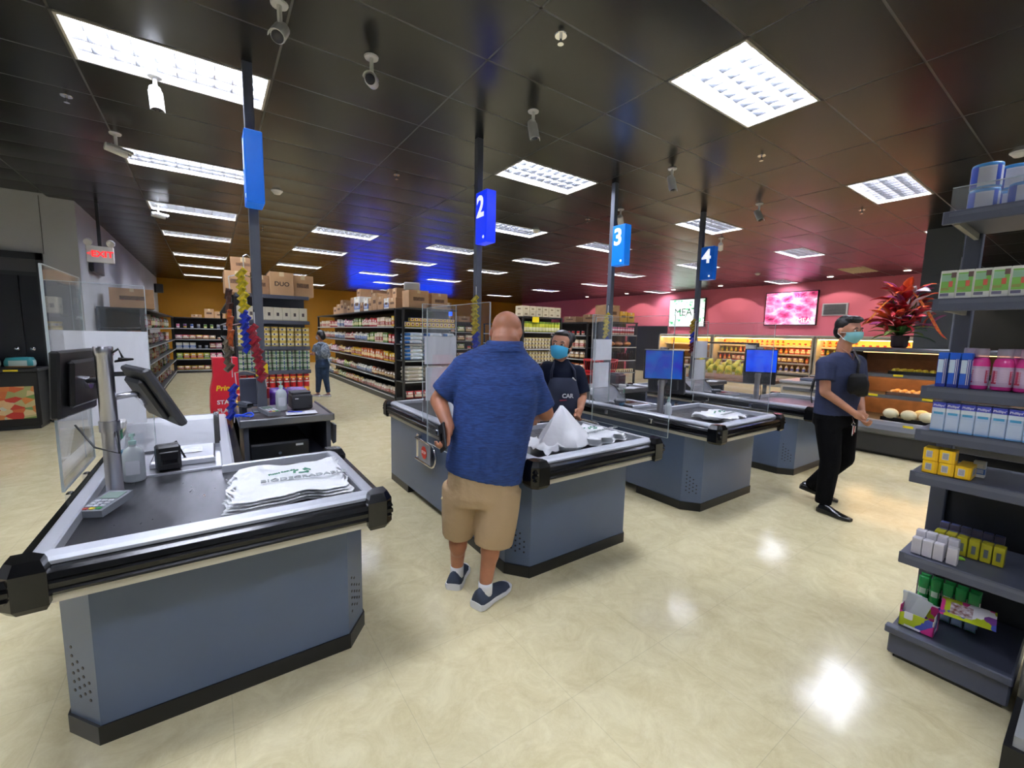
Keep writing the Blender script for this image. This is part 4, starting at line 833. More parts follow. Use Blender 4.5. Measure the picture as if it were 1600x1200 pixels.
kbox(-1.15, 10.6, 1.825, .62, .45, .36, .12, 'big kraft carton with red chevron on the grey wall shelf', kraft, print_=None); kbox(-1.2, 13.4, 1.825, .5, .4, .26, pi/2, 'low pinkish carton on the grey wall shelf', mat('carton_rose', (170, 132, 124), .75)); kbox(-1.2, 14.3, 1.825, .3, .3, .3, pi/2, 'tall cream carton on the grey wall shelf', tape)
o = bpy.data.objects['shipping_carton']
B().prism([(-.13, 0), (0, .07), (.13, 0), (.09, 0), (0, .045), (-.09, 0)], 0, .001, T(-1.18, 10.597, 1.97) @ RZ(.12) @ Matrix.Rotation(pi/2, 4, 'X')).obj('red_chevron', mat('chevron_red', (190, 60, 40), .6), bpy.data.objects[[q.name for q in COL.objects if q.get('label', '').startswith('big kraft carton with red')][0]]).matrix_parent_inverse = (T(-1.15, 10.6, 1.825) @ RZ(.12)).inverted()
# cross shelf far down between aisles B and C
gond('grocery_shelf', (4.7, 15.4, 0), 0, 4.4, .5, [.14, .5, .86, 1.2, 1.55], 1.95, 'dark cross shelf far down the middle aisle')
for z in (.14, .5, .86, 1.2, 1.55):
    for i in range(11):
        k = rnd.choice(['brown_bag', 'cream_carton', 'orange_bag', 'blue_bag', 'red_can', 'green_bag', 'white_carton'])
        put(k, k, (4.93+i*.38, 15.45, z), 0, '%s, %s along, %s level of the cross shelf far down the middle aisle' % (KIND[k][2], ORD(i), {1.55: 'top', 1.2: 'second', .86: 'third', .5: 'fourth', .14: 'bottom'}[z]), 'packets far down the middle aisle', (2.0, 1.2, 1.15))
for i in range(6): kbox(5.0+i*.7, 15.5, 1.955, .5, .35, rnd.uniform(.2, .34), 0, 'carton on the far cross shelf of the middle aisle, %s along' % ord_[i], rnd.choice((kraft, kraft2)))
# aisle C end unit
gond('end_shelf', (5.93, 8.0, 0), 0, 1.2, .45, [.14, .5, .85, 1.17, 1.57], 1.92, 'black end shelf of jars and oil cartons behind the man\'s head')
kind('stack_carton', carton(.19, .3, .12), pmat('stack_box', (214, 200, 168), [(.3, .7, .3, .6, (150, 130, 100))], .7), 'box', 'cream shipping carton')
for i in range(6):
    for j in range(2): put('shipping_carton', 'stack_carton', (6.03+i*.195, 8.03, 1.925+j*.123), 0, 'cream carton, %s along the %s row of the block behind the man\'s head' % (ORD(i), ('lower', 'upper')[j]), 'cream carton block')
kind('oil_can', cyl(.045, .24), pmat('oil_yellow', (206, 206, 70), [(0, 1, .1, .45, (240, 236, 190)), (0, 1, .8, 1, (120, 150, 50))], .35), 'bottle', 'yellow-green tin', True)
for i in range(12): put('oil_tin', 'oil_can', (6.0+i*.096, 8.03, 1.572), 0, 'yellow-green tin, %s along the row under the cream carton block' % ORD(i), 'yellow-green tins')
kind('sauce_jar', cyl(.04, .085), pmat('jar_cream', (216, 204, 166), [(0, 1, .2, .6, (120, 90, 60)), (.3, .7, .25, .55, (240, 236, 220)), (0, 1, .88, 1, (200, 170, 60))], .3), 'jar', 'small cream jar', True)
for z in (1.172, .852):
    for i in range(12):
        for j in range(3): put('sauce_jar', 'sauce_jar', (5.99+i*.096, 8.03, z+j*.088), 0, 'small cream jar, column %s, %s tier, %s level behind the man\'s head' % (_T[i+1], ORD(j), 'upper' if z > 1 else 'lower'), 'cream jars')
kind('price_card', B().box(-.1, .1, 0, .004, 0, .13), yellow, 'card', 'yellow price card')
put('price_card', 'price_card', (6.28, 7.98, 1.79), 0, 'yellow price card clipped below the cream carton block', None)
# aisle D side and end
gond('grocery_shelf', (8.5, 14, 0), -pi/2, 5.5, .5, [.14, .5, .85, 1.17, 1.52], 1.88, 'dark half-empty shelf behind the cashier\'s head')
for z, c, k in ((1.52, 8, 'red_can'), (1.17, 4, 'cream_carton'), (.85, 12, 'brown_bag'), (.5, 14, 'orange_bag')):
    for i in range(c): put(k, k, (8.55, 8.75+i*.2, z), -pi/2, '%s, %s back on its level of the dark shelf behind the cashier' % (KIND[k][2], ORD(i)), 'packets behind the cashier', 1.1)
gond('end_shelf', (8.85, 8.0, 0), 0, 1.15, .45, [.14, .5, .85, 1.22, 1.55], 1.9, 'dark end shelf of bottles behind the third pole')
for i in range(10):
    put('sauce_bottle', 'red_can', (8.93+i*.105, 8.03, 1.552), 0, 'reddish jar, %s along the top level behind the third pole' % ORD(i), 'jars behind the third pole'); put('sauce_bottle', 'pink_can', (8.93+i*.105, 8.03, 1.661), 0, 'pale jar, %s along, stacked on the reddish jars behind the third pole' % ORD(i), 'jars behind the third pole')
kind('bread_loaf', B().ell((0, .12, .07), (.16, .11, .075)), mat('bread_glow', (222, 140, 70), .5, noise=(8, .3)), 'bread', 'golden bread loaf', True)
for i in range(3): put('bread_loaf', 'bread_loaf', (9.1+i*.36, 8.08, 1.228), .1*i, 'golden bread loaf on the end shelf, %s from the third pole' % ord_[i], 'bread loaves')
kind('dark_bottle', bottle(.035, .26), mat('soy_dark', (26, 18, 16), .2), 'bottle', 'dark sauce bottle', True)
for i in range(12): put('dark_bottle', 'dark_bottle', (8.93+i*.09, 8.03, .852), 0, 'dark sauce bottle, %s in the row behind the third pole' % ORD(i), 'dark sauce bottles'); put('sauce_jar', 'sauce_jar', (8.93+i*.09, 8.03, .502), 0, 'cream jar, %s in the row below the dark sauce bottles' % ORD(i), 'cream jars', 1.05)
for i, (x, w, h, m, g) in enumerate(((7.45, .5, .22, kraft2, 'brown'), (8.0, .5, .18, kraft2, 'low brown'), (9.05, .55, .45, kraft, 'tall brown'), (9.5, .3, .3, mat('carton_gold', (206, 160, 50), .6), 'golden'), (9.82, .28, .28, MATS['carton_gold'], 'small golden'))): kbox(x if i > 1 else 8.75, 8.1 if i > 1 else 8.7+i*.8, 1.905 if i > 1 else 1.885, w, .4, h, 0 if i > 1 else -pi/2, '%s carton above the shelf behind the cashier' % g, m)
# ------------------------------------------------------------------ medicine shelf at the picture's edge
gx, gy = 2.6, .495
e = empty('medicine_shelf', (gx, gy, 0), 'grey-blue shelf unit of medicine packs at the picture\'s edge', 'shelf')
D, Wd = .5, 1.1
B().cb(0, D, -.385, 0, .02, .15, .006).obj('base', shelfm, e); B().box(.02, D, -.37, -.02, 0, .025).obj('kick', black, e)
B().cb(-.03, .01, -.39, .012, .13, .165, .004).obj('base_lip', shelfm, e)
B().box(.012, D, -.38, -.005, .15, .155).obj('base_tray', mat('tray_dark', (52, 55, 68), .45), e)
for z, d0, d in ((.53, .0, .46), (.92, .0, .42), (1.115, 0, .42), (1.31, 0, .42), (1.69, 0, .42), (2.05, -.02, .5)):
    s = B().cb(d0, d0+d, -Wd, 0, z-.022, z, .003).cb(d0-.012, d0, -Wd, .0, z-.05, z+.004, .003).obj('shelf', shelfm, e)
    B().box(d0-.0135, d0-.012, -Wd, -.02, z-.018, z-.004).obj('ticket_rail', mat('rail_grey', (88, 92, 106), .35), s)
    for yy in (-.04, -.3, -.7): B().box(d0+.03, d0+d-.02, yy-.008, yy+.008, z-.05, z-.022).obj('bracket', mat('bracket_cream', (150, 146, 130), .5), s)
B().cb(D-.06, D, -.06, -.0, 0, 2.1, .004).obj('upright', shelfm, e); B().cb(D-.06, D, -Wd, -Wd+.06, 0, 2.1, .004).obj('upright', shelfm, e)
B().box(D-.012, D, -Wd, 0, .15, .95).obj('back_panel', mat('back_black', (22, 24, 30), .6), e)
B().cb(.02, .05, -.03, -.01, .0, .05, .004).obj('foot', chrome, e)
f = -pi/2
def rowp(nm, k, ys, x, z, lab, grp, s=None):
    for i, y in enumerate(ys): put(nm, k, (x, y, z), f, lab if '%' not in lab else lab % ord_[i], grp, s)
kind('tea_box', carton(.05, .09, .12, .002), pmat('tea_green', (236, 236, 226), [(.08, .98, .22, .9, (120, 178, 76)), (.08, .7, .62, .85, (150, 190, 160)), (.66, .96, .74, .92, (90, 60, 60)), (.55, .8, .42, .62, (206, 88, 70)), (.08, .62, .1, .2, (110, 104, 130)), (.1, .6, .3, .4, (170, 90, 70), 12.0)]), 'carton', 'green and white herbal carton')
rowp('herbal_carton', 'tea_box', [.458-.0505*i for i in range(9)], 2.61, 1.692, '%s green and white herbal carton from the end of its shelf', 'herbal cartons')
kind('mouth_box', carton(.033, .07, .15, .002), pmat('mouth_blue', (24, 46, 140), [(.06, .6, .1, .42, (36, 96, 200)), (.06, .6, .42, .8, (206, 224, 236)), (.66, .74, .1, .85, (220, 220, 224)), (.82, .9, .1, .85, (180, 180, 190)), (0, 1, .82, 1, (20, 90, 200))]), 'carton', 'blue bottle pack')
rowp('blue_pack', 'mouth_box', [.44-.0355*i for i in range(3)], 2.61, 1.312, '%s tall blue pack from the end, beside the pink bottles', 'tall blue packs')
bt = B().lathe([(.028, 0), (.031, .006), (.031, .105), (.027, .125), (.02, .135)], 18, T(0, .031, 0))
kind('pink_bottle', bt, pmat('pink_syrup', (214, 60, 140), [(0, 1, .12, .72, (206, 178, 206)), (.05, .3, .2, .6, (190, 70, 100)), (.2, .8, .25, .65, (226, 206, 226), 10.0)], .22), 'bottle', 'pink syrup bottle', True)
capm = B().lathe([(.022, .133), (.023, .138), (.023, .168), (.021, .172)], 18, T(0, .031, 0)).mesh('cap', clear_mat('cap_clear', (236, 214, 230), .25, .1), True)
for i, (x, y) in enumerate(((2.63, .335), (2.63, .268), (2.63, .205), (2.7, .375), (2.71, .24), (2.63, .14))):
    o = put('pink_bottle', 'pink_bottle', (x, y, 1.312), f, '%s pink syrup bottle with clear cap, counting away from the blue packs' % ord_[i], 'pink syrup bottles'); link('cap', capm, o)
kind('milk_box', carton(.043, .05, .128, .002), pmat('laxative_box', (188, 208, 236), [(0, 1, .8, 1, (60, 70, 180)), (0, 1, .66, .8, (226, 236, 246)), (.15, .85, .58, .66, (70, 160, 210)), (.1, .9, .12, .5, (214, 224, 242), 14.0), (0, 1, 0, .06, (120, 180, 230))]), 'carton', 'pale blue medicine carton')
for i in range(7):
    o = put('medicine_carton', 'milk_box', (2.61, .432-.0445*i, 1.117), f, '%s pale blue medicine carton from the end of its row' % ord_[i], 'pale blue medicine cartons')
    text("Phillips'", .0125, mat('print_white', (240, 240, 246), .5), o, (0, -.0006, .113), ext=.0002, off=.0003)
put('small_carton', 'white_carton', (2.63, .215, 1.117), f, 'small plain white carton lying after the medicine cartons', 'small cartons', (.3, .3, .1))
kind('pill_box', carton(.05, .075, .056, .002), pmat('pill_yellow', (244, 196, 20), [(.2, .62, .25, .8, (206, 204, 214)), (.24, .58, .3, .75, (90, 84, 110), 9.0), (.8, 1, 0, 1, (236, 180, 20))]), 'carton', 'yellow pill carton')
for i, (y, z) in enumerate(((.436, .922), (.384, .922), (.332, .922), (.438, .979), (.386, .979))):
    put('pill_carton', 'pill_box', (2.61, y, z), f, 'yellow pill carton, '+('bottom row end', 'bottom row middle', 'bottom row last', 'top row end', 'top row second')[i], 'yellow pill cartons', (1, 2 if i == 2 else 1, 1))
put('dark_tray', 'white_carton', (2.72, .3, .922), f, 'small pale carton behind the yellow pill cartons', 'small cartons', (.25, .3, .35))
kind('tube_box', carton(.034, .03, .075, .002), pmat('tube_white', (210, 206, 210), [(.1, .9, .1, .9, (180, 176, 184), 16.0)]), 'carton', 'small white ointment carton')
for i in range(8): put('ointment_carton', 'tube_box', (2.62+.055*(i//4), .445-.036*(i % 4)-(.008 if i == 3 else 0), .532), f, 'small white ointment carton, '+('front row end', 'front row second', 'front row third', 'front row last, standing apart', 'back row end', 'back row second', 'back row third', 'back row last')[i], 'ointment cartons', (1, 1.2, 1.3 if i > 3 else 1.0))
kind('cough_box', carton(.034, .05, .085, .002), pmat('cough_yellow', (168, 160, 24), [(.3, .7, .25, .7, (84, 92, 96))]), 'carton', 'dull yellow cough carton'); kind('navy_box', carton(.032, .03, .07, .002), pmat('night_navy', (50, 58, 110), [(0, 1, .55, 1, (96, 90, 104)), (.15, .85, .1, .3, (150, 150, 190))]), 'carton', 'navy cold-remedy carton')
for i in range(6): put('cough_carton', 'cough_box', (2.78, .40-.038*i, .532), f, '%s dull yellow carton from the end, before the navy cartons' % ord_[i], 'dull yellow cartons')
for i in range(12): put('cold_carton', 'navy_box', (2.87+.04*(i//6), .405-.036*(i % 6), .532), f, '%s navy carton of the %s row behind the dull yellow cartons' % (ord_[i % 6], ('front', 'rear')[i//6]), 'navy cartons', (1, 1, 1+.35*(i//6)))
o = link('lime_packet', B().cb(-.03, .03, -.012, .012, 0, .01, .003).mesh('lime_packet', mat('lime', (130, 190, 40), .4)), None, (2.72, .33, .532), (0, 0, -1.0), 'lime green sachet lying flat between the cartons', 'sachet')
# toothbrush display carton with its packs
e = empty('display_carton', (2.645, .415, .157), 'colourful printed display carton of brushes with a folded-out lid', 'carton', rz=f)
g = G('brush_print'); tc = g.n('ShaderNodeTexCoord'); mp = g.n('ShaderNodeMapping', i_Rotation=(0, 0, 0), i_Scale=(22, 22, 22)); g.l(tc.outputs['Object'], mp.inputs[0])
ck = g.n('ShaderNodeTexVoronoi', i_Scale=1.0, distance='CHEBYCHEV'); g.l(mp.outputs[0], ck.inputs['Vector']); rp = g.n('ShaderNodeValToRGB'); rp.color_ramp.interpolation = 'CONSTANT'
sx_ = g.n('ShaderNodeSeparateColor'); g.l(ck.outputs['Color'], sx_.inputs[0]); g.l(sx_.outputs[0], rp.inputs[0])
cols = [(0, (206, 50, 130)), (.25, (176, 190, 30)), (.45, (70, 84, 170)), (.65, (236, 234, 236)), (.8, (120, 60, 140))]
while len(rp.color_ramp.elements) < 5: rp.color_ramp.elements.new(.5)
for el, (p, c) in zip(rp.color_ramp.elements, cols): el.position = p; el.color = lin(c)
g.l(rp.outputs[0], g.b.inputs['Base Color']); bpm = g.m
B().box(-.06, .06, 0, .002, 0, .075).box(-.06, -.058, 0, .1, 0, .1).box(.058, .06, 0, .1, 0, .1).box(-.06, .06, .1, .102, 0, .11).box(-.06, .06, 0, .1, 0, .002).obj('tray', bpm, e)
B().box(.0, .17, 0, .0015, 0, .11, T(.06, .1, .17) @ Matrix.Rotation(1.95, 4, 'X') @ Matrix.Rotation(.1, 4, 'Y')).obj('lid', bpm, e)
B().box(.03, .1, .0015, .0021, .02, .09, T(.06, .1, .17) @ Matrix.Rotation(1.95, 4, 'X') @ Matrix.Rotation(.1, 4, 'Y')).obj('brush_picture', mat('pic_pale', (214, 206, 214), .4, noise=(60, .4, (120, 60, 40))), e)
for i in range(8):
    o = link('brush_pack', B().box(-.026, .026, -.004, .004, 0, .15).mesh('brush_pack', blister), None, (2.655+.011*i, .435+.01*(i % 3), .162), (-.2+.06*i, .25-.05*i, f+.1*(i % 2)), 'clear blister pack in the display carton, %s from its front' % ord_[i], 'blister pack', 'brush packs')
    B().box(-.024, .024, -.003, .003, .0, .06).obj('card', mat('pack_card', (44, 90, 160), .4, noise=(70, .6, (190, 50, 110))), o)
kind('wipes_pack', pillow(.04, .03, .19), pmat('wipes_green', (30, 150, 70), [(.1, .9, .0, .25, (150, 170, 200)), (.2, .8, .55, .7, (200, 220, 200))], .25), 'packet', 'glossy green packet', True)
for i in range(10): put('green_packet', 'wipes_pack', (2.84+.045*(i//5), .44-.043*(i % 5), .157), f, '%s glossy green packet of the %s row behind the display carton' % (ord_[i % 5], ('front', 'rear')[i//5]), 'green packets')
# tins on top
kind('formula_tin', cyl(.048, .1), pmat('formula_white', (226, 226, 230), [(0, 1, .86, 1, (70, 150, 214)), (0, 1, 0, .08, (90, 160, 214)), (.02, .3, .05, .9, (50, 80, 180)), (.3, .98, .15, .8, (196, 196, 206), 13.0)], .35), 'tin', 'white and blue formula tin', True)
for i, (x, y, z) in enumerate(((2.68, .405, 2.052), (2.68, .405, 2.154), (2.785, .34, 2.052), (2.785, .34, 2.154), (2.68, .29, 2.052), (2.87, .43, 2.052))): put('formula_tin', 'formula_tin', (x, y, z), f, ('front lower', 'front upper', 'middle lower', 'middle upper', 'third lower', 'rear')[i]+' white and blue formula tin on top of the medicine shelf', 'formula tins')
s = empty('acrylic_guard', (2.6, .48, 2.053), 'clear acrylic guard standing on top of the medicine shelf', 'guard'); B().box(0, .004, -.6, 0, 0, .1).obj('sheet', clear, s); B().box(-.001, .005, -.6, 0, .1, .103).obj('edge', acre, s)
put('ticket', 'red_carton', (2.59, .47, 2.052), f, 'red and white price ticket lying at the end of the top shelf', None, (.2, .2, .01))
# next fixture, only its corner in view
e = empty('dark_fixture', (2.22, .09, 0), 'black fixture with a silver corner post at the bottom corner of the picture', 'fixture')
B().box(0, .74, -.9, 0, 0, .1).obj('plinth', black, e); B().box(.02, .74, -.9, -.02, .1, .14).obj('deck', mat('deck_grey', (150, 152, 150), .4), e); B().cb(.36, .395, -.025, .0, 0, .46, .006).obj('corner_post', mat('post_alu', (150, 150, 150), .35, 1), e)
# ------------------------------------------------------------------ chilled wall, produce case, flowers, entrance cabinets
warm = mat('warm_strip', (255, 206, 140), .5, emit=3.0); warmc = mat('warm_chiller', (255, 196, 110), .5, emit=24.0)
fin = mat('chiller_inside', (236, 186, 120), .5); fcas = mat('chiller_case', (196, 194, 186), .45)
def chiller(y0, y1, lab):
    e = empty('chiller_cabinet', (15.9, (y0+y1)/2, 0), lab, 'chiller', 'open chillers along the pink wall', rz=-pi/2); w = (y1-y0)/2
    B().box(-w, w, -1.0, 0, 0, .5).obj('well', fcas, e); B().box(-w, w, -.08, 0, .5, 1.62).obj('back_wall', fin, e)
    for x in (-w, w-.05): B().box(x, x+.05, -.9, 0, .5, 1.62).obj('end_panel', fcas, e)
    B().cb(-w, w, -.86, 0, 1.55, 1.66, .01).obj('canopy', fcas, e); B().box(-w+.05, w-.05, -.8, -.72, 1.535, 1.55).obj('light_strip', warmc, e); B().box(-w+.05, w-.05, -.3, -.26, 1.535, 1.55).obj('light_strip', warmc, e)
    for z, d in ((.78, .7), (1.06, .6), (1.32, .5)): B().box(-w+.05, w-.05, -d, -.08, z-.02, z).box(-w+.05, w-.05, -d-.012, -d, z-.045, z+.01).obj('shelf', fcas, e)
    B().cb(-w, w, -1.06, -.98, .38, .46, .02).obj('bumper_rail', dark, e)
chiller(2.35, 5.35, 'open chiller with warm light behind the walking man'); chiller(5.4, 8.6, 'open chiller with warm light under the sausage screen'); chiller(8.65, 10.9, 'open chiller with bare shelves under the leaf screen')
kind('juice_bottle', bottle(.045, .22), pmat('juice', (196, 70, 40), [(0, 1, .2, .5, (230, 190, 120)), (0, 1, .92, 1, (230, 230, 220))], .3), 'bottle', 'orange juice bottle', True)
kind('milk_bottle', bottle(.05, .24), pmat('milkb', (226, 214, 196), [(0, 1, .2, .5, (80, 90, 170)), (0, 1, .92, 1, (200, 40, 40))], .3), 'bottle', 'white milk bottle', True)
kind('drink_bottle', bottle(.042, .2), pmat('drinkb', (110, 130, 40), [(0, 1, .2, .5, (200, 160, 60))], .3), 'bottle', 'green drink bottle', True)
for z, seq, x in ((1.322, ['juice_bottle']*8+['red_can']*4, 15.5), (1.062, ['juice_bottle']*10+['drink_bottle']*7+['red_carton']*6, 15.4), (.782, ['purple_bag']*6+['red_bag']*8+['juice_bottle']*6, 15.28), (.502, ['milk_bottle']*22, 15.1)):
    n = 0; y = 2.5
    while y < 8.5:
        k = seq[n % len(seq)]; put(k, k, (x, y, z), -pi/2, '%s, %s from the column on the %s of the lit chillers' % (KIND[k][2], ORD(n), {1.322: 'top shelf', 1.062: 'second shelf', .782: 'third shelf', .502: 'well'}[z]), 'chilled goods', .88); y += .165; n += 1
for i in range(8): put('cream_carton', 'cream_carton', (15.3, 8.9+i*.22, .505), -pi/2, 'cream carton, %s along the bare chiller under the leaf screen' % ORD(i), 'cartons in the bare chiller', .9)
# doorway beside the chillers, its dark inside painted as a black slab
d = B().box(15.9, 15.96, 11.2, 13.2, 0, 1.95).obj('dark_doorway', black, kind='structure')
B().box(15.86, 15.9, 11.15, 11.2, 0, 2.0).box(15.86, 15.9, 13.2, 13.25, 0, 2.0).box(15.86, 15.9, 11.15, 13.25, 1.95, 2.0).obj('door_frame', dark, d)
# produce case
e = empty('produce_case', (7.25, .4, 0), 'dark curved produce case with lit shelves of melons and lemons', 'case')
wood = mat('crate_wood', (126, 88, 64), .55, noise=(7, .18)); y0, y1 = -.8, 1.82
case = mat('case_dark', (44, 45, 48), .35); caseg = mat('case_grey', (96, 98, 102), .3)
B().box(.0, 1.15, y0, y1, .04, .3).obj('kick_panel', case, e); B().box(.06, 1.1, y0+.05, y1-.05, 0, .05).obj('plinth', black, e)
B().loft([[(x, y, z) for x, z in ((0, .28), (-.06, .31), (-.07, .36), (-.03, .42), (.03, .46), (.1, .44), (.1, .28))] for y in (y0, y1)]).obj('bumper', caseg, e)
B().loft([[(x, y, z) for x, z in ((-.03, .42), (.06, .47), (.09, .44))] for y in (y0, y1)]).obj('chrome_lip', steel2, e)
B().box(.05, 1.15, y0, y1, .3, .46).obj('deck', case, e); B().box(.85, .9, y0, y1, .46, 1.4).obj('back_panel', wood, e)
for y in (y0, y1-.03): B().loft([[(x, yy, z) for x, z in ((.05, .46), (.9, .46), (.9, 1.42), (.45, 1.42), (.3, 1.0))] for yy in (y, y+.03)]).obj('end_panel', case, e)
for x0, z in ((.22, .80), (.30, 1.08)):
    s = B().box(x0, .86, y0+.03, y1-.03, z-.04, z-.015).obj('shelf', case, e); B().box(x0-.012, x0, y0+.03, y1-.03, z-.05, z-.002).obj('front_rail', caseg, s)
    B().box(x0+.03, .82, y0+.05, y1-.05, z-.047, z-.041).obj('lamp_strip', warm, s); B().box(.8, .83, y0+.05, y1-.05, z-.015, z+.18).obj('crate_back', wood, s)
B().cb(.28, 1.2, y0-.02, y1+.02, 1.37, 1.43, .015).obj('canopy', caseg, e); B().box(.42, .5, y0+.1, y1-.1, 1.36, 1.371).obj('lamp_strip', warm, e)
for x, y, z in ((.285, 1.28, 1.062), (.205, 1.5, .782), (.205, .95, .782), (-.04, 1.05, .435)): B().box(x-.002, x+.002, y-.05, y+.05, z-.014, z+.014, Matrix.Identity(4)).obj('price_tag', yellow, e)
def tray(x, y, z, w, d, lab):
    t = empty('produce_tray', (x, y, z), lab, 'tray', 'produce trays'); B().box(0, d, -w/2, w/2, 0, .012).box(0, .012, -w/2, w/2, 0, .05).box(d-.012, d, -w/2, w/2, 0, .05).box(0, d, -w/2, -w/2+.012, 0, .05).box(0, d, w/2-.012, w/2, 0, .05).obj('tray', black if 'black' in lab else wood, t)
TR = [(7.37, 1.5, .465, .55, .5, 'low black tray of white melons'), (7.37, .92, .465, .5, .5, 'low black tray of lemons'), (7.5, 1.5, .79, .56, .5, 'wooden middle tray of pale roots'), (7.5, .92, .79, .5, .5, 'empty wooden middle tray'), (7.57, 1.55, 1.07, .5, .45, 'black upper tray of mixed peppers'), (7.57, .98, 1.07, .56, .45, 'empty black upper tray')]
for t in TR: tray(*t)
kind('melon', B().ell((0, .1, .085), (.1, .1, .085)), mat('melon_white', (226, 218, 178), .5, noise=(5, .12)), 'melon', 'pale melon', True); kind('lemon', B().ell((0, .035, .035), (.045, .036, .035)), mat('lemon_yellow', (238, 192, 36), .4), 'lemon', 'yellow lemon', True)
kind('pepper', B().ell((0, .04, .04), (.045, .04, .045)), mat('pepper_mix', (206, 176, 40), .35, noise=(12, .4, (120, 140, 40))), 'pepper', 'yellow-green pepper', True); kind('root', B().ell((0, .03, .03), (.09, .03, .03)), mat('root_pale', (214, 160, 96), .6, noise=(12, .3)), 'root', 'pale ginger root', True)
for i, (x, y) in enumerate(((7.42, 1.68), (7.42, 1.5), (7.42, 1.32), (7.6, 1.41))): put('melon', 'melon', (x, y-.085, .482), 0, 'pale melon in the low tray, %s from the walking man' % ord_[i], 'melons', .85)
for i in range(10): put('lemon', 'lemon', (7.43+.08*(i//5), 1.08-.085*(i % 5)-.03*(i//5), .48), 0, 'yellow lemon, %s along the %s row of the low tray' % (ORD(i % 5), ('front', 'rear')[i//5]), 'lemons', .85)
for i in range(16): put('pepper', 'pepper', (7.65+.075*(i//6), 1.72-.075*(i % 6), 1.085), 0, 'yellow-green pepper, %s along row %s of the upper tray' % (ORD(i % 6), ('one', 'two', 'three')[i//6]), 'peppers', .78)
for i in range(12): put('ginger_root', 'root', (7.62+.19*(i//6), 1.70-.08*(i % 6), .805), .1*(i % 3)-.1, 'pale ginger root, %s along the %s row of the middle tray' % (ORD(i % 6), ('front', 'rear')[i//6]), 'ginger roots')
# flower arrangement on the produce case
e = empty('flower_arrangement', (7.75, 1.76, 1.432), 'tall red tropical flower arrangement with ribbons on the produce case', 'flowers')
B().lathe([(.07, 0), (.09, .02), (.1, .16), (.095, .17)], 18).obj('pot', mat('pot_dark', (50, 34, 32), .4), e, True, 40)
rf = random.Random(5)
def leafmesh(L, w): return B().loft([[(-w*s, y, z), (0, y, z-.012*s), (w*s, y, z), (0, y, z+.004)] for s, y, z in ((.15, 0, 0), (.8, L*.3, L*.08), (1, L*.55, L*.1), (.6, L*.82, L*.03), (.06, L, -L*.08))])
gm = [mat('leaf_green', (50, 96, 44), .5), mat('leaf_lime', (120, 140, 60), .5)]; fm = [mat('petal_red', (172, 20, 36), .45), mat('petal_crimson', (128, 14, 34), .45), mat('petal_orange', (224, 86, 34), .45), mat('petal_magenta', (140, 40, 96), .45), mat('petal_white', (220, 206, 214), .5)]
lm = [leafmesh(.36, .06).mesh('leaf', m, True) for m in gm]; pmz = [leafmesh(.26, .055).mesh('petal', m, True) for m in fm]
for i in range(14): link('leaf', lm[i % 2], e, (0, 0, .15+.02*(i % 4)), (rf.uniform(-.1, .5), 0, i*2*pi/14+rf.uniform(-.2, .2)))
fl = []
for i in range(95):
    a = rf.uniform(0, 2*pi); h = rf.random()**.8; R = (.30-.2*h)*rf.uniform(.3, 1); x, y, z = R*cos(a), R*sin(a), .18+.58*h
    link('petal', pmz[rf.choice((0, 0, 0, 1, 1, 2, 2, 3, 4))], e, (x, y, z), (rf.uniform(-.2, 1.2), rf.uniform(-.6, .6), a-pi/2+rf.uniform(-.6, .6)))
for i in range(7): link('petal', pmz[0], e, (-.12, -.02, .26), (rf.uniform(-.3, .9), 0, i*.9)).scale = (1.5, 1, 1)
st = B()
for i in range(16):
    a = rf.uniform(0, 2*pi); R = .22*rf.random(); st.tube([(0, 0, .1), (R*.5*cos(a), R*.5*sin(a), .35), (R*cos(a), R*sin(a), .5+.2*rf.random())], .005, 5)
st.obj('stems', gm[0], e, kind='stuff')
for pts in ([(-.02, -.06, .78), (-.05, -.16, .66), (-.06, -.28, .46), (-.06, -.40, .22), (-.05, -.46, .14)], [(-.02, .05, .76), (-.06, .2, .58), (-.08, .32, .38), (-.08, .42, .28)]):
    sgn = 1 if pts[-1][1] > 0 else -1; sgn = -sgn
    B().loft([[(x-.06, y-.028, z-.02*sgn), (x-.06, y+.028, z+.02*sgn), (x-.054, y+.028, z+.02*sgn), (x-.054, y-.028, z-.02*sgn)] for x, y, z in pts]).obj('ribbon', mat('ribbon_red', (208, 34, 40), .3, noise=(40, .5, (220, 150, 60))), e)
B().box(-.2, -.198, -.04, .05, .36, .41).obj('gift_card', white, e)
# white service counter and banana table behind lane four
e = empty('service_counter', (8.6, 3.1, 0), 'white low service counter behind the walking man', 'counter')
B().cb(0, .7, -.7, .45, .05, .72, .02).obj('body', mat('counter_white', (206, 196, 184), .4), e); B().cb(-.03, .73, -.74, .48, .72, .78, .02).obj('top', mat('counter_top', (150, 150, 154), .3), e); B().box(.03, .67, -.66, .4, 0, .06).obj('kick', dark, e); B().cb(-.035, -.01, -.7, .4, .6, .66, .008).obj('bumper', caseg, e)
o = link('counter_scale', B().cb(-.14, .14, -.16, .16, 0, .05, .01).cb(-.1, .1, -.2, -.16, .02, .1, .008).mesh('counter_scale', mat('scale_grey', (96, 100, 112), .4)), None, (8.9, 3.15, .782), None, 'grey weighing scale on the white service counter', 'scale'); B().box(-.12, .12, -.13, .13, .05, .056).obj('plate', steel2, o)
e = empty('banana_table', (8.4, 4.55, 0), 'display table heaped with bananas behind lane four', 'table')
B().cb(-.1, .9, -.9, .75, .68, .74, .01).obj('table_top', wood, e)
for x in (-.05, .8):
    for y in (-.85, .68): B().box(x, x+.05, y, y+.05, 0, .68).obj('leg', dark, e)
for y in (-.5, .62): B().box(.3, .34, y, y+.04, .74, 1.42).obj('hanger_post', dark, e)
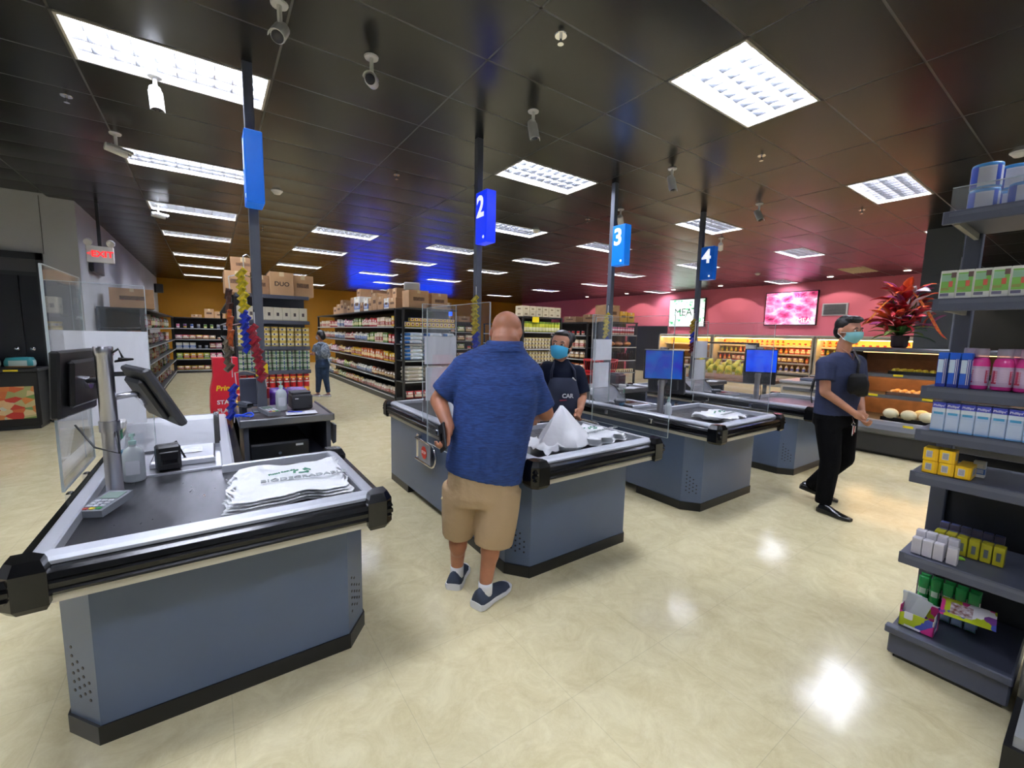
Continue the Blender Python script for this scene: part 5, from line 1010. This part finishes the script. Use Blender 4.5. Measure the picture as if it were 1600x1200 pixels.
B().box(.3, .34, -.5, .66, 1.4, 1.44).obj('hanger_rail', dark, e)
bn = B()
for q in range(5): bn.tube([(.02*q-.04+.10*sin(t)*(.3*(q-2)), .02*(q-2), 0) if 0 else (.012*(q-2)*(1+t), .11*sin(t*1.5)-.05, .16*cos(t*1.2)-.02) for t in (0, .35, .7, 1.05, 1.4)], [.008, .018, .02, .018, .006], 7)
kind('banana_bunch', bn, mat('banana', (226, 196, 50), .45, noise=(14, .4, (130, 146, 40))), 'bananas', 'yellow-green banana bunch', True)
for i in range(24): put('banana_bunch', 'banana_bunch', (8.38+.16*(i//8), 5.16-.19*(i % 8)+rf.uniform(-.03, .03), .84+.05*(i//8)), rf.uniform(1.2, 2.2), 'banana bunch, %s along the %s row of the banana table' % (ORD(i % 8), ('front', 'middle', 'rear')[i//8]), 'banana bunches', 1.0)
o = link('shelf_card', B().box(-.09, .09, 0, .004, 0, .16).mesh('shelf_card', paper), None, (8.72, 4.2, 1.25), (0, 0, -1.2), 'small white card hanging over the bananas', 'card'); B().box(-.003, .003, 0, .003, .16, .2).obj('string', white, o)
# cabinets by the entrance doors
def ent(x0, x1, y, lab, m):
    e = empty('entrance_cooler', (x0, y, 0), lab, 'cooler', 'coolers by the entrance doors'); w = x1-x0
    B().cb(0, w, 0, .45, .05, .82, .01).obj('body', black, e); B().cb(-.02, w+.02, -.03, .47, .82, .87, .01).obj('top_edge', dark, e); B().box(.05, w-.05, -.004, 0, .16, .62).obj('poster', m, e); B().box(.02, w-.02, .02, .43, 0, .05).obj('plinth', dark, e)
    B().box(w*.55, w*.75, -.034, -.03, .835, .86).obj('price_tag', yellow, e)
g = G('fruit_poster'); tc = g.n('ShaderNodeTexCoord'); vo = g.n('ShaderNodeTexVoronoi', i_Scale=6.0); g.l(tc.outputs['Generated'], vo.inputs['Vector']); sc_ = g.n('ShaderNodeSeparateColor'); g.l(vo.outputs['Color'], sc_.inputs[0])
rp = g.n('ShaderNodeValToRGB'); cs = [(0, (200, 40, 40)), (.3, (226, 140, 70)), (.5, (240, 214, 160)), (.75, (110, 150, 60)), (1, (240, 236, 226))]
while len(rp.color_ramp.elements) < 5: rp.color_ramp.elements.new(.5)
for el, (p, c) in zip(rp.color_ramp.elements, cs): el.position = p; el.color = lin(c)
g.l(sc_.outputs[0], rp.inputs[0]); g.l(rp.outputs[0], g.b.inputs['Base Color'])
ent(-2.75, -2.05, 8.85, 'black cooler with a fruit poster before the entrance doors', g.m); ent(-3.5, -2.8, 8.85, 'black cooler at the picture\'s edge before the entrance doors', g.m)
kind('wipe_tub', flatbag(.3, .22, .14), pmat('tub_teal', (60, 150, 156), [(.2, .8, .2, .7, (190, 210, 206)), (0, 1, 0, .2, (170, 130, 90))], .3), 'pack', 'teal wrapped pack', True)
for i in range(4): put('teal_pack', 'wipe_tub', (-2.24-.33*i, 8.9, .872), .1*i, 'teal wrapped pack on the entrance coolers, %s from the inner wall' % ord_[i], 'teal packs', (1, 1, 1.1))
# ------------------------------------------------------------------ people
def ring(c, rx, ry, n=24, e=.85, tilt=0):
    out = []
    for i in range(n):
        a = 2*pi*i/n; x, y = math.copysign(abs(cos(a))**e, cos(a))*rx, math.copysign(abs(sin(a))**e, sin(a))*ry
        out.append((c[0]+x, c[1]+y, c[2]+tilt*x))
    return out
def frus(b, a, c, ra, rc, n=16, mid=None):
    """limb sleeve with flat ends"""
    a, c = Vector(a), Vector(c); pts = [a, a.lerp(c, .33), a.lerp(c, .66), c]; rs = [ra, ra*.67+rc*.33, ra*.33+rc*.67, rc]
    if mid: rs[1] += mid; rs[2] += mid
    return b.tube(pts, rs, n)
def hand(b, wrist, palm_dir, side, curl=.6, s=1.0):
    """palm and five bent fingers; palm_dir points from wrist to knuckles, side from index to little finger"""
    w = Vector(wrist); d = Vector(palm_dir).normalized(); q = Vector(side); q = (q-d*q.dot(d)).normalized(); nrm = d.cross(q)
    b.cap(w, w+d*.03*s, .024*s, .026*s, 10)
    for k in range(4): b.cap(w+d*.02*s+q*(k-1.5)*.017*s, w+d*.085*s+q*(k-1.5)*.021*s, .014*s, .0115*s, 8)
    for k, L in enumerate((.07, .08, .074, .056)):
        p = w+d*.088*s+q*(k-1.5)*.022*s; c1 = (d*cos(curl)+nrm*sin(curl)); c2 = (d*cos(curl*2.1)+nrm*sin(curl*2.1)); c3 = d*cos(curl*2.9)+nrm*sin(curl*2.9)
        p1 = p+c1*L*.45*s; p2 = p1+c2*L*.33*s; p3 = p2+c3*L*.25*s
        b.cap(p, p1, .0105*s, .0095*s, 8); b.cap(p1, p2, .0095*s, .0085*s, 8); b.cap(p2, p3, .0085*s, .0075*s, 8)
    t0 = w+d*.025*s-q*.028*s; t1 = t0+(d*.7-q*.6+nrm*.3).normalized()*.04*s; t2 = t1+(d*.9+nrm*.5).normalized()*.03*s
    b.cap(t0, t1, .014*s, .012*s, 8); b.cap(t1, t2, .012*s, .009*s, 8)
def head(b, M, s=1.0, fat=1.0):
    def E(c, r): b.ell(M @ Vector([v*s for v in c]), [v*s for v in r], 18, 12, M.to_3x3())
    E((0, .012, .03), (.076*fat, .095, .088)); E((0, -.022, -.04), (.06*fat, .064, .07)); E((0, -.058, -.088), (.026, .022, .02)); E((0, -.052, .005), (.058*fat, .042, .05))
    b.cap(M @ Vector((0, -.088*s, .012*s)), M @ Vector((0, -.1*s, -.02*s)), .008*s, .012*s, 8)
    for x in (-1, 1): E((x*.078*fat, .012, -.006), (.011, .02, .032)); E((x*.03, -.08, .028), (.02, .012, .009))
    E((0, -.088, -.055), (.022, .01, .007))
def face(root, M, s=1.0, brow=None, gaze=0):
    for x in (-1, 1):
        ey = B(); ey.ell(M @ Vector((x*.03*s, -.083*s, .012*s)), (.0125*s, .01*s, .0075*s), 12, 8, M.to_3x3()); o = ey.obj('eye', mat('eye_white', (230, 226, 222), .25), root, True)
        B().ell(M @ Vector(((x*.03+gaze)*s, -.0905*s, .0125*s)), (.006*s, .004*s, .006*s), 10, 6, M.to_3x3()).obj('iris', mat('eye_iris', (28, 18, 14), .15), o, True)
        B().tube([M @ Vector((x*t*s, -.092*s+abs(t-.03)*.25*s, zz*s)) for t, zz in ((.014, .032), (.03, .037), (.046, .031))], [.003*s, .0042*s, .002*s], 6).obj('eyebrow', hairm, root, True)
def mask(root, M, m, s=1.0):
    rings = []; n = 13
    for j in range(8):
        v = j/7; R = (.060+.022*sin(pi*min(1, v*1.05)))*s; r1 = []
        for i in range(n):
            a = (-.5+i/(n-1))*2.5; z = .006-.104*v+sin(a)**2*(.036*v-.014*(1-v)); r1.append(M @ Vector((sin(a)*(.075-.006*v)*s, (-.012-cos(a)*.104+.034*v*v-.012*sin(pi*v)*cos(a))*s, z*s)))
        rings.append([tuple(p) for p in r1])
    b = B().loft(rings, cap=False, closed=False)
    b.loft([[tuple(Vector(p)+(M.to_3x3() @ Vector((0, .003, 0)))) for p in r] for r in rings], cap=False, closed=False)
    o = b.obj('face_mask', m, root, True)
    for x in (-1, 1):
        for z0 in (-.01, -.075): B().tube([M @ Vector((x*.074*s, -.05*s, z0*s)), M @ Vector((x*.084*s, -.0*s, (z0*.4-.005)*s)), M @ Vector((x*.085*s, .022*s, (.02 if z0 > -.05 else -.02)*s))], .0018, 5).obj('ear_loop', white, o)
def shoe(root, heel, toe, um, sm, h=.085, w=.05, collar=True):
    H, Tt = Vector(heel), Vector(toe); d = Tt-H; L = d.length; d.normalize(); q = d.cross(Vector((0, 0, 1))).normalized(); up = q.cross(d)
    def at(u, x, z): return tuple(H+d*(u*L)+q*x+up*z)
    e = B(); f = B()
    st = ((-.03, .72, .75), (.02, .9, .98), (.2, .92, 1.0), (.35, .86, .92), (.5, .92, .72), (.7, 1.04, .56), (.88, .92, .42), (.99, .5, .26))
    e.loft([[at(u, cos(a)*w*ww*(1 if sin(a) < .3 else 1-.35*sin(a)), .022+max(0, sin(a))*(h*hh-.022)) for a in [2*pi*i/14 for i in range(14)]] for u, ww, hh in st])
    f.loft([[at(u, cos(a)*w*ww*1.07, .015+(.015 if sin(a) > 0 else -.015)*abs(sin(a))**.4+(.012*(1-u) if sin(a) > 0 else 0)) for a in [2*pi*i/14 for i in range(14)]] for u, ww, hh in ((-.05, .7, 0),)+st[1:-1]+((1.02, .55, 0),)])
    o = e.obj('shoe', um, root, True); f.obj('sole', sm, o, True, 50); return o
def person(loc, rz, b, m, label, vox, smooth=5):
    me = remesh(b, vox, smooth); me.name = 'person'; me.materials.append(m)
    return link('person', me, None, loc, (0, 0, rz), label, 'person')
def cloth(name, b, m, root, vox, smooth=6, fold=0):
    me = remesh(b, vox, smooth); me.materials.clear(); me.materials.append(m); return link(name, me, root)
def poloround(name, c, c2):
    g = G(name); tc = g.n('ShaderNodeTexCoord'); mp = g.n('ShaderNodeMapping', i_Scale=(14, 14, 130)); g.l(tc.outputs['Object'], mp.inputs[0])
    nz = g.n('ShaderNodeTexNoise', i_Scale=1.6, i_Detail=4.0, i_Distortion=.6); g.l(mp.outputs[0], nz.inputs['Vector']); r = g.n('ShaderNodeMapRange', i_1=.38, i_2=.66); g.l(nz.outputs[0], r.inputs[0])
    g.l(g.mix(r.outputs[0], lin(c), lin(c2)), g.b.inputs['Base Color']); g.b.inputs['Roughness'].default_value = .8
    n2 = g.n('ShaderNodeTexNoise', i_Scale=7.0, i_Detail=2.0, i_Distortion=.8); g.l(tc.outputs['Object'], n2.inputs['Vector']); bp = g.n('ShaderNodeBump', i_Strength=.45, i_Distance=.03); g.l(n2.outputs[0], bp.inputs['Height']); g.l(bp.outputs[0], g.b.inputs['Normal'])
    return g.m
def at_lf(l, f): return (cos(YAW)*l+sin(YAW)*f, -sin(YAW)*l+cos(YAW)*f, 0)

# -- the customer in the blue polo shirt, seen from behind
b = B(); HM = T(.175, .135, 1.548) @ RZ(pi-.3) @ Matrix.Rotation(.5, 4, 'X')
head(b, HM, 1.03, 1.12); b.cap((.165, .06, 1.42), (.172, .1, 1.52), .09, .084); b.ell((.172, .052, 1.522), (.072, .045, .026)); b.ell((.168, .045, 1.478), (.082, .05, .03))
b.ell((.13, .04, 1.2), (.19, .13, .26)); b.ell((.07, .0, .85), (.17, .14, .18))
b.cap((-.07, .05, 1.35), (-.21, .045, 1.15), .062, .05); b.cap((-.21, .045, 1.15), (-.125, -.12, 1.03), .05, .032); hand(b, (-.125, -.12, 1.03), (-.05, -.25, -.8), (.3, -.9, .1), .95, 1.05)
b.cap((.32, .05, 1.32), (.415, .09, 1.08), .062, .05); b.cap((.415, .09, 1.08), (.38, .30, 1.02), .05, .033); hand(b, (.38, .30, 1.02), (-.1, .9, -.2), (.9, .1, .1), .5)
for th, kn, an in (((-.06, .0, .68), (-.085, .04, .38), (-.10, .075, .1)), ((.15, -.02, .68), (.12, -.05, .40), (.085, -.1, .1))):
    b.cap(th, kn, .095, .062); b.cap(kn, an, .06, .036); b.ell(Vector(kn).lerp(Vector(an), .3)+Vector((0, -.012, 0)), (.058, .06, .1))
LOC = at_lf(-.208, 2.335)
man = person(LOC, -YAW, b, skin1, 'stout bald man in blue polo shirt and khaki shorts, seen from behind', .0075)
polo = poloround('polo_blue', (20, 44, 98), (34, 70, 136))
sh = B().loft([ring((.062, .0, .735), .222, .172, tilt=-.19), ring((.068, .0, .80), .226, .178, tilt=-.12), ring((.09, .005, .92), .228, .182), ring((.112, .02, 1.06), .236, .176), ring((.128, .03, 1.2), .242, .165), ring((.13, .045, 1.30), .235, .145), ring((.132, .055, 1.365), .212, .118), ring((.148, .06, 1.43), .155, .1), ring((.162, .065, 1.48), .107, .094)]); sh.ell((-.055, .05, 1.325), (.095, .095, .092)); sh.ell((.305, .05, 1.295), (.095, .095, .092)); sh.cap((-.07, .05, 1.35), (.15, .06, 1.44), .07, .08); sh.cap((.32, .05, 1.32), (.17, .06, 1.44), .07, .08)
frus(sh, (-.045, .05, 1.345), (-.185, .047, 1.185), .088, .082); frus(sh, (.29, .05, 1.315), (.392, .085, 1.105), .09, .086)
cloth('polo_shirt', sh, polo, man, .0085, 4)
B().loft([ring((.163, .06, 1.445), .118, .104, 24), ring((.166, .066, 1.49), .108, .098, 24), ring((.168, .07, 1.5), .102, .093, 24), ring((.168, .072, 1.501), .096, .087, 24), ring((.164, .066, 1.44), .1, .088, 24)], cap=False).obj('collar', polo, man, True)
so = B().loft([ring((.065, .0, .84), .19, .15), ring((.06, .0, .74), .205, .165), ring((.06, .0, .63), .208, .165), ring((.055, .0, .575), .2, .15)])
frus(so, (-.055, .0, .66), (-.09, .03, .345), .125, .092, 20, .004); frus(so, (.155, -.02, .66), (.125, -.045, .335), .128, .112, 20, .006)
cloth('shorts', so, mat('khaki', (178, 152, 116), .85, bump=(9, .5, .03)), man, .0085, 4)
B().cb(-.175, -.165, -.07, .01, .60, .608, .002).obj('pocket_trim', mat('khaki_light', (206, 190, 150), .8), man)
shoem = mat('trainer_navy', (46, 56, 74), .7, bump=(200, .3, .002)); solem = mat('sole_white', (226, 226, 226), .5); sock = mat('sock_white', (232, 232, 232), .8)
for a, h_, t_ in (((-.10, .075), (-.112, .02, 0), (-.085, .27, 0)), ((.085, -.1), (.045, -.155, 0), (.21, .065, 0))):
    shoe(man, h_, t_, shoem, solem, .115, .058); frus(B(), (a[0], a[1]-.005, .06), (a[0]+.002, a[1]-.005, .128), .041, .041, 14).obj('sock', sock, man, True)
w = link('wallet_phone', B().cb(-.006, .006, -.075, .075, -.04, .04, .006).mesh('wallet_phone', black), None, None, None, 'black phone held at the hip of the man in the blue polo', 'phone')
man.scale = (.975, .975, .975); w.location = Matrix.Translation(LOC) @ RZ(-YAW) @ Vector((-.148, -.161, .96)); w.rotation_euler = (1.05, .1, -YAW+.5); B().box(-.0065, -.006, -.02, .02, -.015, .015).obj('screen_edge', MATS['glass_black'], w)

# -- the cashier
b = B(); HM = T(-.01, -.07, 1.405) @ RZ(-.3) @ Matrix.Rotation(.08, 4, 'Y') @ Matrix.Rotation(-.06, 4, 'X')
head(b, HM, 1.1); b.cap((.01, -.01, 1.22), (.0, -.035, 1.36), .05, .05); b.ell((.02, .02, 1.08), (.14, .09, .2)); b.ell((.02, .05, .8), (.16, .12, .15))
for x in (-.075, .105): b.cap((x, .05, .75), (x, .05, .42), .085, .06); b.cap((x, .05, .42), (x, .05, .08), .056, .035)
b.cap((.175, .0, 1.18), (.2, -.03, .965), .05, .042); b.cap((.2, -.03, .965), (.15, -.26, .895), .042, .028); hand(b, (.15, -.26, .895), (-.4, -.5, -.6), (.5, .3, -.3), .7, .9)
b.cap((-.13, .0, 1.22), (-.195, -.04, .95), .05, .042); b.cap((-.195, -.04, .95), (-.13, -.29, .865), .042, .028); hand(b, (-.13, -.29, .865), (.5, -.45, -.45), (-.4, -.4, -.3), .7, .9)
LOC = at_lf(.42, 3.75)
cas = person(LOC, -YAW, b, skin2, 'cashier in a dark apron and blue face mask reaching over the second counter', .007)
blk = mat('tshirt_black', (20, 26, 42), .85, spec=.15, bump=(8, .4, .02))
sh = B().loft([ring((.02, .04, .82), .17, .125), ring((.02, .03, .95), .155, .115), ring((.02, .01, 1.1), .172, .115), ring((.02, .0, 1.18), .175, .1), ring((.02, .0, 1.23), .14, .085), ring((.01, -.005, 1.27), .075, .065), ring((.008, -.012, 1.3), .058, .055)])
sh.ell((.15, 0, 1.175), (.075, .075, .072)); sh.ell((-.11, 0, 1.205), (.075, .075, .072)); frus(sh, (.15, .0, 1.185), (.205, -.025, 1.0), .07, .07); frus(sh, (-.11, .0, 1.215), (-.185, -.03, 1.0), .07, .07)
cloth('tshirt', sh, blk, cas, .008, 5)
ap = B().loft([[(-.17, -.085, .62), (.02, -.13, .6), (.2, -.085, .62), (.2, -.075, .62), (.02, -.12, .6), (-.17, -.075, .62)], [(-.165, -.085, .88), (.02, -.12, .87), (.195, -.085, .88), (.195, -.075, .88), (.02, -.11, .87), (-.165, -.075, .88)], [(-.13, -.105, 1.0), (.02, -.125, 1.0), (.165, -.105, 1.0), (.165, -.095, 1.0), (.02, -.115, 1.0), (-.13, -.095, 1.0)], [(-.09, -.117, 1.14), (.02, -.13, 1.14), (.125, -.117, 1.14), (.125, -.107, 1.14), (.02, -.12, 1.14), (-.09, -.107, 1.14)]])
apo = ap.obj('apron', mat('apron_navy', (28, 36, 58), .8), cas, True)
for x0, x1 in ((-.085, -.05), (.12, .065)): B().tube([(x0, -.115, 1.13), (x0*.95, -.1, 1.2), (x1, -.03, 1.275)], .011, 6).obj('strap', MATS['apron_navy'], apo, True)
text('CAR', .05, white, apo, (.06, -.131, .985), (pi/2, 0, .15), .001, .002); B().cap((-.005, -.132, .945), (.05, -.132, .95), .006, .004, 6).obj('red_print', mat('print_red', (150, 30, 50), .6), apo); B().cap((.1, -.122, 1.14), (.125, -.115, 1.12), .008, .005, 6).obj('name_mark', white, apo)
pa = B().loft([ring((.02, .05, .9), .17, .125), ring((.02, .05, .72), .18, .135), ring((.02, .05, .66), .17, .12)]); frus(pa, (-.075, .05, .72), (-.075, .05, .07), .095, .06); frus(pa, (.115, .05, .72), (.105, .05, .07), .095, .06); cloth('trousers', pa, mat('trouser_black', (14, 14, 16), .9, spec=.1), cas, .011, 4)
for x in (-.075, .105): shoe(cas, (x, .1, 0), (x, -.14, 0), black, black, .085, .042)
hb = B(); hb.ell(HM @ Vector((0, .036, .058)), (.092, .094, .09), 18, 12, HM.to_3x3()); hb.ell(HM @ Vector((0, .07, .0)), (.088, .066, .082), 18, 12, HM.to_3x3()); hb.ell(HM @ Vector((.055, .1, .085)), (.055, .055, .05), 14, 10); hb.ell(HM @ Vector((.035, .085, .05)), (.05, .05, .05), 14, 10); hb.ell(HM @ Vector((.07, .02, .03)), (.026, .05, .06), 14, 10, HM.to_3x3()); hb.ell(HM @ Vector((-.07, .02, .03)), (.026, .05, .06), 14, 10, HM.to_3x3()); hb.ell(HM @ Vector((0, -.03, .108)), (.064, .05, .024), 14, 10, HM.to_3x3())
cloth('hair', hb, hairm, cas, .007, 5); face(cas, HM, 1.1, gaze=-.004); mask(cas, HM, mat('mask_blue', (72, 186, 232), .7, bump=(60, .2, .003)), 1.1)

# -- the walking man with the shoulder bag
b = B(); HM = T(.035, -.01, 1.59) @ RZ(.2) @ Matrix.Rotation(.08, 4, 'X')
head(b, HM, 1.0); b.cap((.02, .01, 1.38), (.025, .0, 1.5), .054, .054); b.ell((.02, .02, 1.2), (.15, .1, .2)); b.ell((.02, .02, .85), (.14, .11, .14))
b.cap((-.14, -.025, 1.28), (-.15, -.06, 1.06), .045, .042); b.cap((-.15, -.06, 1.06), (.03, -.18, .90), .04, .027); hand(b, (.03, -.18, .90), (.85, -.2, -.35), (.1, -.1, -.9), .7, .95)
b.cap((.17, .05, 1.29), (.22, .04, 1.07), .045, .042); b.cap((.22, .04, 1.07), (.12, -.15, .89), .04, .027); hand(b, (.12, -.15, .89), (-.2, -.5, -.7), (.6, .4, -.2), .9, .95)
LEG = (((-.055, 0, .8), (-.06, -.09, .46), (-.085, -.09, .09)), ((.1, .02, .8), (.13, .0, .46), (.02, .21, .15)))
for h_, k_, a_ in LEG: b.cap(h_, k_, .085, .058); b.cap(k_, a_, .055, .036)
LOC = at_lf(2.87, 3.74)
grd = person(LOC, -YAW, b, skin2, 'walking man in navy top and black trousers with face mask and hands clasped', .007)
nav = poloround('scrub_navy', (28, 36, 66), (34, 44, 78))
sh = B().loft([ring((.015, .01, .855), .17, .13), ring((.015, .01, .95), .168, .128), ring((.018, .01, 1.1), .172, .125), ring((.02, .01, 1.22), .185, .12), ring((.02, .015, 1.31), .175, .105), ring((.02, .012, 1.37), .125, .085), ring((.02, .01, 1.405), .07, .066)])
sh.ell((-.135, -.02, 1.295), (.08, .08, .078)); sh.ell((.165, .04, 1.315), (.08, .08, .078)); sh.cap((-.13, -.02, 1.31), (.02, .01, 1.37), .06, .06); sh.cap((.16, .04, 1.33), (.02, .01, 1.37), .06, .06); frus(sh, (-.14, -.02, 1.315), (-.155, -.05, 1.16), .074, .072); frus(sh, (.17, .04, 1.335), (.225, .06, 1.16), .074, .072); cloth('top', sh, nav, grd, .008, 5)
B().tube([HM @ Vector((x*.075, y, z)) for x, y, z in ((-.8, .0, -.14), (-.35, -.07, -.19), (0, -.085, -.24), (.35, -.07, -.19), (.8, 0, -.14))], .006, 6).obj('neckline', mat('skin_shadowless', (150, 98, 72), .5), grd, True)
pa = B().loft([ring((.015, .01, .93), .155, .12), ring((.015, .01, .84), .168, .132), ring((.015, .01, .76), .168, .13)])
for (h_, k_, a_), r in zip(LEG, (1, 1)): frus(pa, (h_[0], h_[1], .82), k_, .105, .078); pa.cap(k_, k_, .078, .078); frus(pa, k_, (a_[0], a_[1], a_[2]-.02), .078, .062)
cloth('trousers', pa, mat('denim_black', (11, 11, 13), .9, spec=.08, bump=(9, .5, .03)), grd, .009, 4)
lea = mat('leather_black', (12, 12, 13), .25); shoe(grd, (-.115, -.1, 0), (-.01, -.315, 0), lea, black, .085, .045); shoe(grd, (-.04, .27, .075), (.2, .12, .0), lea, black, .085, .045)
hb = B(); hb.ell(HM @ Vector((0, .028, .055)), (.085, .09, .084), 18, 12, HM.to_3x3()); hb.ell(HM @ Vector((0, -.03, .102)), (.07, .064, .034), 16, 10, HM.to_3x3()); hb.ell(HM @ Vector((0, .062, .0)), (.074, .052, .075), 16, 10, HM.to_3x3())
for i in range(10): hb.ell(HM @ Vector((-.06+.013*i, -.06+.01*((i*3) % 5), .105+.008*((i*7) % 3))), (.016, .022, .014), 8, 6)
cloth('hair', hb, hairm, grd, .006, 4); face(grd, HM, 1.0, gaze=.003); mask(grd, HM, mat('mask_pale', (140, 206, 212), .7, bump=(60, .2, .003)))
bgp = link('shoulder_bag', None, None, None, None, 'black sling bag worn across the chest of the walking man', 'bag'); bgp.matrix_world = Matrix.Translation(LOC) @ RZ(-YAW)
bb = B(); bb.cb(-.05, .11, -.205, -.14, 1.06, 1.24, .045); bb.ell((.04, -.172, 1.14), (.09, .05, .085)); bb.cb(.02, .13, -.2, -.15, 1.04, 1.15, .03); me = remesh(bb, .008, 6); me.materials.append(mat('bag_black', (13, 13, 14), .6, spec=.2)); link('pouch', me, bgp)
B().tube([(.04, -.15, 1.24), (.07, -.12, 1.34), (.07, -.05, 1.42), (.0, .08, 1.36), (-.12, .13, 1.15), (-.17, .08, 1.05)], .012, 6).obj('strap', black, bgp, True); B().tube([(-.19, .05, 1.08), (-.2, .03, 1.0), (-.19, .03, .95)], .005, 5).obj('loose_strap', black, bgp, True)
kr = link('key_bunch', None, None, None, None, 'bunch of keys hanging from the walking man\'s belt', 'keys'); kr.matrix_world = Matrix.Translation(LOC) @ RZ(-YAW)
B().tube([(.06+.014*cos(t*.7), -.145, .80+.014*sin(t*.7)) for t in range(9)], .002, 5).obj('ring', chrome, kr)
for i in range(3): B().box(.052+.01*i, .06+.01*i, -.15, -.147, .70+.015*i, .785).obj('key', chrome if i != 1 else mat('key_red', (150, 60, 50), .4), kr)
B().tube([(.05, -.135, .86), (.055, -.145, .83), (.06, -.146, .815)], .003, 5).obj('clip', chrome, kr)

# -- the shopper in the aisle
b = B(); HM = T(-.005, 0, 1.375) @ RZ(-1.9) @ Matrix.Rotation(.2, 4, 'X')
head(b, HM, .9); b.cap((.02, 0, 1.2), (.01, 0, 1.32), .045, .045); b.ell((.02, 0, 1.05), (.12, .09, .17)); b.ell((.03, 0, .78), (.13, .11, .13))
b.cap((-.06, -.1, 1.17), (-.12, -.1, .97), .04, .035); b.cap((-.12, -.1, .97), (-.27, -.06, .97), .033, .025); hand(b, (-.27, -.06, .97), (-.9, .1, .1), (0, .9, 0), .8, .85)
b.cap((.04, .12, 1.17), (.0, .14, .97), .04, .035); b.cap((.0, .14, .97), (-.17, .08, .95), .033, .025)
for a_, k_, f_ in (((-.03, -.02, .74), (-.06, .0, .42), (-.1, .02, .08)), ((.08, .02, .74), (.09, .02, .42), (.12, .06, .08))): b.cap(a_, k_, .085, .058); b.cap(k_, f_, .055, .035)
LOC = at_lf(-4.30, 9.56)
shp = person(LOC, -YAW, b, skin2, 'dark-haired woman with a grey backpack standing in the grocery aisle', .011, 4)
sh = B().loft([ring((.02, 0, .82), .135, .11), ring((.02, 0, .95), .13, .105), ring((.02, 0, 1.1), .14, .11), ring((.02, 0, 1.19), .12, .1), ring((.02, 0, 1.24), .06, .06)]); sh.ell((-.04, -.085, 1.15), (.065, .065, .065)); sh.ell((.04, .1, 1.15), (.065, .065, .065)); frus(sh, (-.05, -.09, 1.165), (-.11, -.1, 1.02), .058, .052); frus(sh, (.04, .11, 1.165), (.01, .135, 1.02), .058, .052)
cloth('top', sh, mat('shirt_grey', (110, 124, 140), .85, noise=(20, .3)), shp, .011, 4)
pa = B().loft([ring((.03, 0, .86), .13, .11), ring((.03, 0, .74), .145, .125), ring((.03, 0, .68), .135, .11)]); frus(pa, (-.03, -.02, .72), (-.06, 0, .42), .092, .068); frus(pa, (-.06, 0, .42), (-.1, .02, .1), .068, .048); frus(pa, (.085, .02, .72), (.09, .02, .42), .092, .068); frus(pa, (.09, .02, .42), (.12, .06, .1), .068, .048)
cloth('jeans', pa, mat('denim', (38, 62, 96), .85, noise=(12, .2)), shp, .011, 4)
hb = B(); hb.ell(HM @ Vector((0, .03, .045)), (.08, .085, .085), 16, 10, HM.to_3x3()); hb.ell(HM @ Vector((0, .075, -.02)), (.07, .05, .09), 16, 10, HM.to_3x3()); cloth('hair', hb, hairm, shp, .01, 4); face(shp, HM, .9); mask(shp, HM, mat('mask_lilac', (190, 190, 210), .7), .9)
shoe(shp, (-.06, .0, 0), (-.27, .06, 0), mat('shoe_mauve', (120, 96, 104), .6), solem, .08, .045); shoe(shp, (.16, .04, 0), (-.05, .1, 0), MATS['shoe_mauve'], solem, .08, .045)
bp_ = link('backpack', None, None, None, None, 'light grey backpack worn by the woman in the aisle', 'backpack'); bp_.matrix_world = Matrix.Translation(LOC) @ RZ(-YAW)
bb = B(); bb.ell((.13, -.06, 1.04), (.09, .13, .17)); bb.ell((.17, -.06, .97), (.07, .1, .1)); me = remesh(bb, .012, 4); me.materials.append(mat('pack_grey', (150, 160, 172), .8, noise=(25, .45, (80, 92, 108)))); link('sack', me, bp_)
for y in (-.12, .06): B().tube([(.1, y, 1.16), (.02, y, 1.23), (-.07, y, 1.12), (-.04, y, .96), (.08, y, .92)], .016, 6).obj('shoulder_strap', MATS['pack_grey'], bp_, True)
B().tube([(.2, -.1, .9), (.24, -.12, .8), (.25, -.1, .72)], .014, 6).obj('hanging_strap', MATS['pack_grey'], bp_, True)
